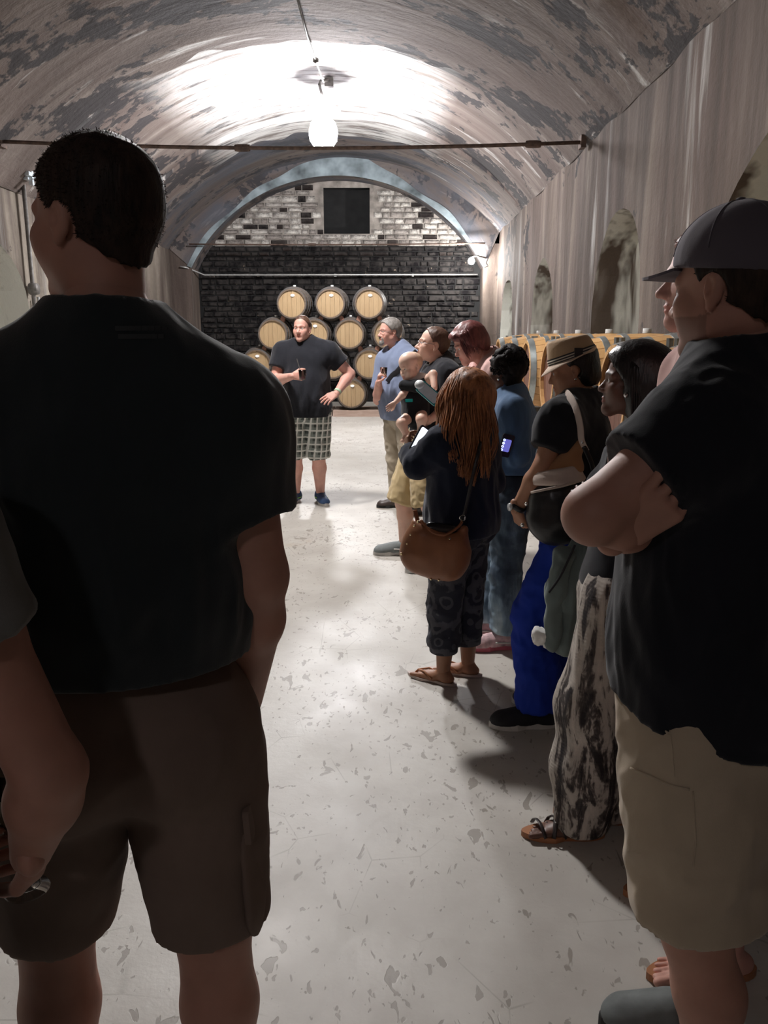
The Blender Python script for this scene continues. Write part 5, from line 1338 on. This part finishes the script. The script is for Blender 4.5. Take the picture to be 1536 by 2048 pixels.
# ============ woman in straw hat ============
Y = 3.12; anL = flo(1056, 1448); H = 1.585
anL = flo(1050, 1452) + UP * .08
root, J, body = person('woman in tan straw hat, black tee and royal blue trousers', dict(x=at(1150, 1000, Y)[0], y=Y, H=H, face=168, fem=True, w=1.12, fat=.3, head=at(1144, 740, Y), hyaw=166, hpitch=-13, neck=at(1163, 806, Y),
    shL=at(1118, 842, Y - .20), shR=at(1150, 838, Y + .18), elL=at(1086, 935, Y - .24), wrL=at(1033, 1018, Y - .20), anL=anL + V3(.06, 0, 0), anR=flo(1120, 1418) + UP * .08, knL=at(1062, 1235, Y - .03), toeL=V3(-1, -.05, 0), toeR=V3(-.9, .3, 0)),
    'skin_brown' if False else 'skin_olive', male=False, hands=[('L', at(1050, 1078, Y - .15) - at(1033, 1018, Y - .20), V3(.8, .5, 0), -1, dict(curl=(25, 28, 32, 36)))], h=.008, hh=.004)
tshirt(root, J, M['tee_black'], topz(1120, 1010, Y), .60, inf=.016, seed=16, h=.0075, loose=.015, flare=.0)
trousers(root, J, M['blue_pants'], 1.95, inf=.012, flare=.030, seed=17, h=.0075, amp=.008)
L = lambda *p: hl(J, *p); s = J.hs; A = J.HM
def nape_h(Fd, L, s):
    Fd.el(L(0, -.07, -.03), (.070 * s, .055 * s, .06 * s), .03, A)
hair_cap(root, J, M['hair_k'], th=.010, slope=.5, side=.5, ystart=-.005, nape=-.085, h=.006, extra=nape_h)
eyes(root, J)
hat_up = nrm(A[2] * .97 + A[1] * .12); hf = nrm(np.cross(hat_up, A[0])); HA = np.array([A[0], hf, hat_up]); hc = L(0, -.012, .050)
o_ = lambda x, y, z: hc + (np.array((x, y, z)) * s) @ HA
def ellr(a, rx, ry): return rx * math.cos(a), ry * math.sin(a)
def hat_ring(rx, ry, z, tilt=0): return [o_(*ellr(a, rx, ry), z + tilt * math.sin(a)) for a in np.linspace(0, 2 * PI, 37)[:-1]]
rings = [hat_ring(.090, .112, .000), hat_ring(.090, .112, .012), hat_ring(.088, .109, .030), hat_ring(.082, .102, .062), hat_ring(.072, .094, .088, .008), hat_ring(.060, .082, .098, .010), hat_ring(.035, .055, .092, .012), hat_ring(.008, .020, .080, .012)]
def ring_obj(name, rings, m, parent, closed=True):
    v = [p for r in rings for p in r]; n = len(rings[0]); f = [(i * n + k, i * n + (k + 1) % n, (i + 1) * n + (k + 1) % n, (i + 1) * n + k) for i in range(len(rings) - 1) for k in range(n)]
    if closed: f.append(tuple((len(rings) - 1) * n + k for k in range(n)))
    return obj(name, v, f, m, parent, True)
hat = ring_obj('hat', rings, M['straw'], root)
def brim_z(a): return .002 - .030 * max(0, math.sin(a)) ** 1.5 + .022 * max(0, -math.sin(a)) - .006 * abs(math.cos(a))
br = []
for rr, zz in ((0, .004), (.5, .002), (1.0, .0), (1.02, -.004), (.5, -.003), (0, .0)):
    br.append([o_((.089 + .036 * rr) * math.cos(a), (.111 + (.046 if math.sin(a) > 0 else .004) * rr) * math.sin(a), zz + brim_z(a) * rr) for a in np.linspace(0, 2 * PI, 37)[:-1]])
ring_obj('brim', br, M['straw_p'], hat, False)
for z0, z1, m, g in ((.003, .030, 'band_k', .0015), (.0075, .0125, 'band_w', .003), (.0185, .0235, 'band_w', .003)):
    ring_obj('ribbon', [hat_ring(.0905 + g, .1125 + g, z0), hat_ring(.090 + g - .002 * z1 / .03, .112 + g - .003 * z1 / .03, z1)], M[m], hat, False)
MB().box(o_(-.088, -.035, .018), (.03, .012, .034)).obj('bow', M['band_k'], hat)
MB().lathe(L(-.084, -.012, -.040), [(.0001, .005), (.005, .003), (.005, -.003), (.0001, -.005)], 10, (-.2, -1, 0)).obj('earring', M['silver'], root, True)
wd = nrm(J.wrL - J.elL); MB().lathe(J.wrL - wd * .012, [(.028, -.010), (.032, -.009), (.032, .009), (.028, .010)], 20, wd).obj('watch_strap', M['phone_k'], root, True)
MB().lathe(J.wrL - wd * .012 + V3(-.032, -.01, 0), [(.0001, .006), (.014, .005), (.016, 0), (.014, -.004)], 16, nrm(V3(-1, -.3, .1))).obj('watch', M['watch'], root, True)
for n in 'LR': shoe(root, getattr(J, 'an' + n), getattr(J, 'toe' + n), 1.02, M['shoe_k'], M['sole_w'], h=.005)
# tote at her hip
Yt = Y - .26
t = thing('tote_bag', 'bucket bag with tan top, cream canvas band and black leather base', 'bag', tuple(at(1120, 1020, Yt)))
Fd = Field(.006); Fd.rc(at(1112, 1010, Yt), at(1112, 1035, Yt), .100, .105, .03, ax=V3(0, 1, 0), sc=1.5); Fd.cut(at(1110, 968, Yt), nrm(V3(-.15, 0, 1))); field_obj('base', Fd, M['blk_leather'], t, .004, 14, 3)
Fd = Field(.005); Fd.rc(at(1118, 968, Yt), at(1120, 990, Yt), .096, .100, .03, ax=V3(0, 1, 0), sc=1.42, clip=[(at(1110, 972, Yt - .07), nrm(V3(.12, 0, -1))), (at(1140, 938, Yt - .07), nrm(V3(-.2, 0, 1)))]); field_obj('canvas_band', Fd, M['cream'], t, .003, 40, 3, (.2, .2, 2))
MB().tube([at(1062, 985, Yt - .06), at(1090, 979, Yt - .085), at(1125, 972, Yt - .085), at(1150, 965, Yt - .06)], .005, 6).obj('piping', M['cream'], t, True)
Fd = Field(.005); Fd.rc(at(1098, 948, Yt), at(1142, 938, Yt), .030, .045, .03, ax=V3(0, 1, 0), sc=1.2); Fd.rc(at(1118, 940, Yt), at(1158, 892, Yt), .040, .018, .03, ax=V3(0, 1, 0), sc=1.2); Fd.cut(at(1110, 952, Yt), nrm(V3(.2, 0, -1))); field_obj('leather_top', Fd, M['suede'], t, .005, 18, 4)
for px, py in ((1053, 1008), (1045, 1050)): MB().lathe(at(px, py, Yt - .06), [(.0001, .006), (.007, .003), (.007, -.003), (.0001, -.006)], 10, (-.5, -1, 0)).obj('stud', M['silver'], t, True)
strap('shoulder_strap', [at(1128, 786, Y - .05), at(1136, 790, Y - .20), at(1150, 812, Y - .275), at(1160, 850, Y - .30), at(1163, 880, Y - .31), at(1172, 900, Y - .30)], .030, .006, M['cream'], t, up=(0, 1, 0))
strap('lower_strap', [at(1168, 893, Y - .315), at(1182, 925, Y - .31), at(1188, 950, Y - .29)], .018, .005, M['blk_leather'], t, up=(0, 1, 0))
MB().lathe(at(1165, 884, Y - .325), [(.0001, .004), (.006, .002), (.006, -.002)], 10, (0, -1, 0)).obj('buckle', M['silver'], t)

# grey-green jacket hanging between the women, with a scrap of white cloth
Yj = 2.78; t = thing('jacket', 'grey-green jacket hanging down between blue trousers and tie-dyed trousers', 'jacket', tuple(at(1130, 1180, Yj)))
Fd = Field(.007); Fd.rc(at(1168, 1095, Yj), at(1142, 1180, Yj), .05, .075, .04, ax=V3(0, 1, 0), sc=1.5); Fd.rc(at(1142, 1180, Yj), at(1132, 1285, Yj), .062, .045, .04, ax=V3(0, 1, 0), sc=1.5); field_obj('body', Fd, M['jacket'], t, .014, 30, 3, (1, 1, .3))
Fd = Field(.006); Fd.chain([at(1128, 1110, Yj - .05), at(1112, 1190, Yj - .05), at(1104, 1285, Yj - .04)], [.030, .030, .026], ax=V3(0, 1, 0), sc=1.3); field_obj('sleeve', Fd, M['jacket'], t, .008, 40, 5, (1, 1, .5))
strap('drawcord', [at(1150, 1090, Yj - .09), at(1122, 1150, Yj - .10), at(1098, 1185, Yj - .10)], .008, .008, M['nylon'], t)
Fd = Field(.005); Fd.el(at(1082, 1270, Yj - .02), (.026, .022, .028), .01); Fd.rc(at(1090, 1280, Yj - .02), at(1092, 1290, Yj - .02), .015, .008, .01)
t = thing('handkerchief', 'crumpled white handkerchief dangling at the hem of grey-green jacket', 'cloth', tuple(at(1082, 1270, Yj))); field_obj('cloth', Fd, M['white_cloth'], t, .011, 75, 2)

# ============ woman with sleek black hair and tie-dyed trousers ============
Y = 2.38; H = topz(1265, 671, Y) + .0; heel = flo(1196, 1668)
anL = flo(1163, 1672) + UP * .075
root, J, body = person('woman with sleek black hair, stud earring and tie-dyed wide trousers', dict(x=at(1238, 1200, Y)[0], y=Y, H=H, face=166, fem=True, w=1.05, fat=.2, head=at(1266, 764, Y), hyaw=166, hpitch=4, neck=at(1300, 858, Y),
    shL=at(1262, 905, Y - .17), elL=at(1232, 1035, Y - .2), wrL=at(1218, 1010, Y - .10), anL=anL, anR=flo(1225, 1640) + UP * .075, toeL=V3(-1, .0, 0), toeR=V3(-1, .2, 0)),
    'skin_dark', male=False, feet='bare', hands=[('L', V3(-.8, .1, .3), V3(.1, .9, 0), 1, dict(curl=30))], h=.008, hh=.0036, face=dict(lipc=(1.5, .95, .95)))
Fd = Field(.0075); add_torso(Fd, J, .010); Fd.cut(J.neck - UP * .05 + J.F * .0, nrm(UP + J.F * .1)); Fd.cut(J.base + UP * .535 * H, -UP)
for n in 'LR': Fd.rc(getattr(J, 'sh' + n) + UP * .05, getattr(J, 'sh' + n) - UP * .07, .085, .075, .01, sub=True)
field_obj('tank_top', Fd, M['tee_black'], root, .004, 16)
Fd = Field(.008); A3 = np.array([J.R, J.F, UP])
Fd.rc(J.sp(.16), J.sp(-.05), .125, .140, .05, ax=J.F, sc=1.25); Fd.el(J.pelvis - J.F * .05, (.12, .10, .10), .05, A3)
for n in 'LR':
    hip, kn, an = getattr(J, 'hip' + n), getattr(J, 'kn' + n), getattr(J, 'an' + n)
    Fd.chain([hip, kn + UP * .05, an * .5 + kn * .5, an + UP * .0], [.105, .100, .098, .082], .05)
Fd.cut((0, 0, .035), (0, 0, -1)); v, f = Fd.mesh(); nn = normals(v, f)
ang = wob(v, 26, 3, 2, (1, 1, .16)); v = v + nn * (.013 * (1 - 2 * np.abs(ang)) + .004 * wob(v, 70, 9, 2, (1, 1, .5)))[:, None]; v[:, 2] = np.maximum(v[:, 2], .012)
obj('trousers', v, f, M['tiedye'], root, True)
L = lambda *p: hl(J, *p)
def sleek(Fd, L, s):
    Fd.el(L(0, -.05, .0), (.092 * s, .095 * s, .10 * s), .04, J.HM); Fd.rc(L(0, -.075, .0), at(1322, 870, Y - .0), .080, .075, .04)
    Fd.rc(L(-.04, -.06, -.03), at(1300, 880, Y - .07), .05, .05, .04); Fd.rc(L(-.035, .045, .095), L(.035, .045, .095), .022 * s, .022 * s, .02)
hair_cap(root, J, M['hair_k'], th=.024, slope=.78, side=.05, ystart=.030, nape=-.9, h=.006, cutear=False, extra=sleek, amp=.002, sc=60, rt=.1)
st = [(.100 * math.sin(a), -.016 - .122 * math.cos(a), .05 + .03 * math.cos(a * 3)) for a in np.linspace(-1.85, 1.85, 240)]
def sk(u, s, q):
    p0 = L(*s); p2 = V3(p0[0] * .75 + at(1315, 900, Y)[0] * .25 + q[0] * .008, p0[1] * .8 + Y * .2 + q[1] * .008, J.hc[2] - .20 - .03 * q[2]); o = nrm((p0 - J.hc) * V3(1, 1, 0)) * .012 * math.sin(u * PI); return p0 * (1 - u) + p2 * u + o
locks(root, J, M['hair_k'], st, sk, .0042, n=7)
eyes(root, J)
MB().lathe(L(-.100, .020, -.040), [(.0001, .007), (.0075, .004), (.0075, -.004), (.0001, -.007)], 12, (-.2, -1, 0)).obj('earring', M['silver'], root, True)
strap('necklace', [J.neck + J.F * .02 - J.R * .06 + UP * .01, J.neck - J.R * .085 - UP * .012, J.shL + UP * .055 + V3(-.02, 0, 0)], .006, .005, M['gold'], root)
for n in 'LR':
    an, d = getattr(J, 'an' + n), getattr(J, 'toe' + n); sl = slab('sandal', outline(an, d, .93, .007), .0015, .020, M['tan_sole'], root); d = nrm((d[0], d[1], 0)); tt = V3(d[1], -d[0], 0); q = V3(an[0], an[1], 0)
    for (u0, u1) in ((.125, .155), (.10, .075), (.06, .11), (.03, .03)):
        pts = [q + d * (u0 + (u1 - u0) * (k / 6)) + tt * (.047 * math.cos(PI * (1 - k / 6))) * (.95) + UP * (.020 + (.034 + .25 * (.13 - (u0 + u1) / 2)) * math.sin(PI * k / 6)) for k in range(7)]
        MB().tube(pts, .0075, 6, flat=.4, up=(0, 0, 1)).obj('sandal_strap', M['strap_k'], sl, True)
    for k in range(2): MB().lathe(q + d * (.09 + .03 * k) - tt * .02 + UP * .062, [(.0001, .004), (.004, .002), (.004, 0)], 8, UP).obj('stud', M['silver'], sl, True)

# ============ man mostly hidden behind the capped man ============
Y = 1.98; H = topz(1385, 478, Y)
tl1, tl2 = flo(1258, 1792), flo(1306, 1960)
root, J, body = person('person with rusty hair and pink shirt mostly hidden behind capped man', dict(x=at(1440, 900, Y)[0], y=Y - .05, H=H, face=176, w=1.0, head=at(1414, 560, Y), hyaw=172, hpitch=0, neck=at(1445, 705, Y),
    anR=tl1 + V3(.19, .02, .075), anL=tl2 + V3(.19, .02, .075), toeL=V3(-1, -.08, 0), toeR=V3(-1, -.08, 0), shL=at(1440, 840, Y - .19), elL=at(1420, 960, Y - .19)), 'skin_pink', feet='bare', h=.010, hh=.004)
tshirt(root, J, M['pink_top'], 1.0, .6, inf=.016, seed=18, h=.010, name='shirt', neck=.066); trousers(root, J, M['dark_pants'], 1.8, inf=.014, seed=19, h=.010)
hair_cap(root, J, M['hair_rs'], th=.012, h=.006, slope=.9); eyes(root, J)
for n in 'LR':
    an, d = getattr(J, 'an' + n), getattr(J, 'toe' + n); sl = slab('sandal', outline(an, d, .98, .007), .0015, .022, M['tan_sole'], root); d = nrm((d[0], d[1], 0)); tt = V3(d[1], -d[0], 0); q = V3(an[0], an[1], 0)
    for u0 in (.115, .05): MB().tube([q + d * u0 + tt * (.047 * math.cos(PI * (1 - k / 6))) + UP * (.02 + .045 * math.sin(PI * k / 6)) for k in range(7)], .011, 6, flat=.35, up=(0, 0, 1)).obj('sandal_strap', M['tan_sole'], sl, True)

# ============ capped man, right foreground ============
Y = 1.42; H = 1.83
shoe_t = flo(1232, 2075)
root, J, body = person('man in grey baseball cap, black tee and khaki cargo shorts, arms folded', dict(x=at(1462, 1100, Y)[0], y=Y, H=H, face=138, w=1.04, fat=.18, head=at(1461, 578, Y), hyaw=127, hpitch=-3, neck=at(1490, 712, Y),
    shL=at(1408, 858, Y - .11), shR=at(1560, 800, Y + .20), elL=at(1186, 1030, Y - .17), wrL=at(1345, 1056, Y + .02), elR=at(1310, 1060, Y + .25), wrR=at(1249, 1064, Y - .158),
    anL=V3(at(1420, 2048, Y - .06)[0], Y - .12, .085), anR=V3(shoe_t[0] + .20, shoe_t[1] + .02, .085), toeL=V3(-1, .25, 0), toeR=V3(-1, .06, 0)),
    'skin_tan', hands=[('R', nrm(at(1330, 1000, Y - .21) - at(1240, 1072, Y - .16)), V3(.1, 1, .1), 1, dict(curl=(14, 18, 22, 26), spread=1.2))], h=.007, hh=.0036, face=dict(stub=.35, brow=(.3, .22, .2)), hand_h=.003)
tshirt(root, J, M['tee_black'], topz(1330, 1385, Y), .56, inf=.020, seed=21, h=.0065, loose=.040, amp=.008, hemtilt=.24)
sh_o = trousers(root, J, M['khaki'], .87, inf=.024, flare=.026, seed=22, h=.0065, name='shorts', amp=.0085, sc=15, k=.03)
L = lambda *p: hl(J, *p); s = J.hs; A = J.HM
# cargo pocket on the near leg
q = J.hipL * .42 + J.knL * .58; dn = nrm(J.knL - J.hipL); 
def pocket(root, q, out, fw, dn, m, w=.17, hgt=.20):
    Fd = Field(.005); Fd.rc(q - dn * hgt * .2, q + dn * hgt * .3, w * .5, w * .5, .01, ax=out, sc=5.5); v, f = Fd.mesh(); v = crease(v, f, .003, 18, 4); o = obj('cargo_pocket', v, f, m, root, True)
    c = q - dn * hgt * .45 + out * .012; slab_box('pocket_flap', c, (w * 1.02, .06, .010), fw, dn, m, o, r=.1)
for nm, pp, r_ in (('pocket_flap', [(1262, 1536), (1300, 1552), (1340, 1570), (1385, 1580)], .0024), ('side_seam', [(1340, 1460), (1345, 1500), (1350, 1560)], .0010), ('slash_pocket', [(1312, 1395), (1320, 1440), (1340, 1475)], .0025), ('pocket_edge', [(1386, 1582), (1392, 1680), (1386, 1740)], .0015)):
    seam(nm, sh_o, pp, r_, M['khaki'], lift=.0004)
hair_cap(root, J, M['hair_dk'], th=.004, h=.0045, nape=-.075, spikes=1200, sl=.006)
Fd = Field(.0045)
Fd.el(L(0, -.012, .048), (.092 * s, .113 * s, .098 * s), .02, A); Fd.cut(L(0, 0, .032), nrm(-A[2] + A[1] * .14)); v, f = Fd.mesh(); cap = obj('baseball_cap', v, f, M['cap'], root, True)
bl = []
for z_, sh_ in ((.0, 1.0), (-.005, 1.0)):
    for k in range(13):
        a = PI * k / 12; x = math.cos(a) * .074; y = .064 + .105 * math.sin(a) ** .8; bl.append(L(x, y, .054 + z_ - .016 * (x / .072) ** 2 - .20 * (y - .078)))
n = 13; obj('bill', bl, [tuple(range(n)), tuple(range(2 * n - 1, n - 1, -1))] + [(i, (i + 1) % n, (i + 1) % n + n, i + n) for i in range(n)], M['cap'], cap)
MB().lathe(L(0, -.012, .147), [(.0001, .005), (.007, .003), (.009, -.003)], 12, A[2]).obj('button', M['cap'], cap, True)
for a in (0, 60, 120): 
    c_, s__ = math.cos(math.radians(a)), math.sin(math.radians(a)); MB().tube([L(.0925 * math.sin(e) * c_, -.012 + .1135 * math.sin(e) * s__, .048 + .0985 * math.cos(e)) for e in np.linspace(-1.42, 1.42, 21)], .0012, 5).obj('seam', M['cap'], cap, True)
eyes(root, J)
for n in 'LR': shoe(root, getattr(J, 'an' + n), getattr(J, 'toe' + n), 1.12, M['shoe_grey'], M['sole_k'], M['shoe_k'], h=.005)

# ============ big dark back view, left foreground ============
Y = 1.17; H = 1.865; Yl = 1.2
root, J, body = person('tall dark-haired man seen from behind in charcoal tee and cargo shorts', dict(x=at(250, 1450, Yl)[0], y=Yl, H=H, face=104, w=1.04, fat=.18, head=at(188, 446, Y + .01), hs=.905, slv=.9, hyaw=152, hpitch=2, neck=at(216, 694, Y - .01),
    shR=at(450, 832, Y + .02), shL=at(-50, 835, Y - .04), elR=at(514, 1150, Y + .04), wrR=at(492, 1400, Y + .17), elL=at(-34, 1150, Y + .0), wrL=at(20, 1420, Y + .2), 
    anR=V3(at(458, 2048, Yl + .03)[0] + .0, Yl + .02, .085), anL=V3(at(120, 2048, Yl)[0], Yl, .085), knR=at(426, 1850, Yl + .02), knL=at(112, 1850, Yl + .02)),
    'skin_tan', hands=[('R', V3(-.25, .55, -.6), V3(-1, 0, 0), -1, dict(curl=30))], h=.007, hh=.0036, face=dict(brow=(.2, .15, .13)))
t1_o = tshirt(root, J, M['tee_char'], topz(300, 1388, 1.04), .60, inf=.016, seed=23, h=.0065, loose=.014, amp=.008)
trousers(root, J, M['olive'], .93, inf=.012, flare=.014, seed=24, h=.0065, name='shorts', amp=.005, sc=12)
dn = nrm(J.knR - J.hipR); q = J.hipR * .40 + J.knR * .60 + V3(.088, .0, 0); pocket(root, q, V3(1, 0, .0), V3(0, 1, 0), dn, M['olive'], .17, .21)
hair_cap(root, J, M['hair_dk'], th=.006, h=.0045, nape=-.085, spikes=30000, sl=.007, amp=.002, slope=.75, stand=.30)
for (y0, x0, x1) in ((657, 232, 332), (673, 238, 326)):
    for x in range(x0, x1 - 8, 13):
        p, n_ = hit(t1_o, x + 5, y0, .001)
        if p is not None: slab_box('print_mark', p, (.0085, .0065, .0012), np.cross(UP, n_), UP, M['print'], t1_o)
for n in 'LR': shoe(root, getattr(J, 'an' + n), getattr(J, 'toe' + n), 1.15, M['shoe_grey'], M['sole_k'], h=.008)

# ============ person at the left edge, only an arm in the picture ============
Y = .88
shR = at(-165, 1060, Y); Hp = 1.72
root, J, body = person('person in grey tee cut off by left edge, bent arm holding a glass', dict(x=shR[0] - .20, y=Y - .02, H=Hp, face=92, w=1.0, shR=shR, elR=at(100, 1545, Y + .02), wrR=at(62, 1708, Y + .06)),
    'skin_tan', hands=[('R', V3(-.35, .75, -.35), V3(-.8, -.4, 0), -1, dict(curl=(45, 50, 52, 55)))], h=.008, hh=.006)
tshirt(root, J, M['grey_tee'], 1.0, .42, inf=.012, seed=25, h=.008); trousers(root, J, M['dark_pants'], 1.9, inf=.014, seed=26, h=.012); hair_cap(root, J, M['hair_dk'], h=.008)
for n in 'LR': shoe(root, getattr(J, 'an' + n), getattr(J, 'toe' + n), 1.05, M['shoe_k'], M['sole_k'], h=.009)
tumbler('clear wine glass glinting in the dark hand at the left edge', J.wrR + V3(-.055, .085, -.02), .038, .10, 'wwine', stem=True)
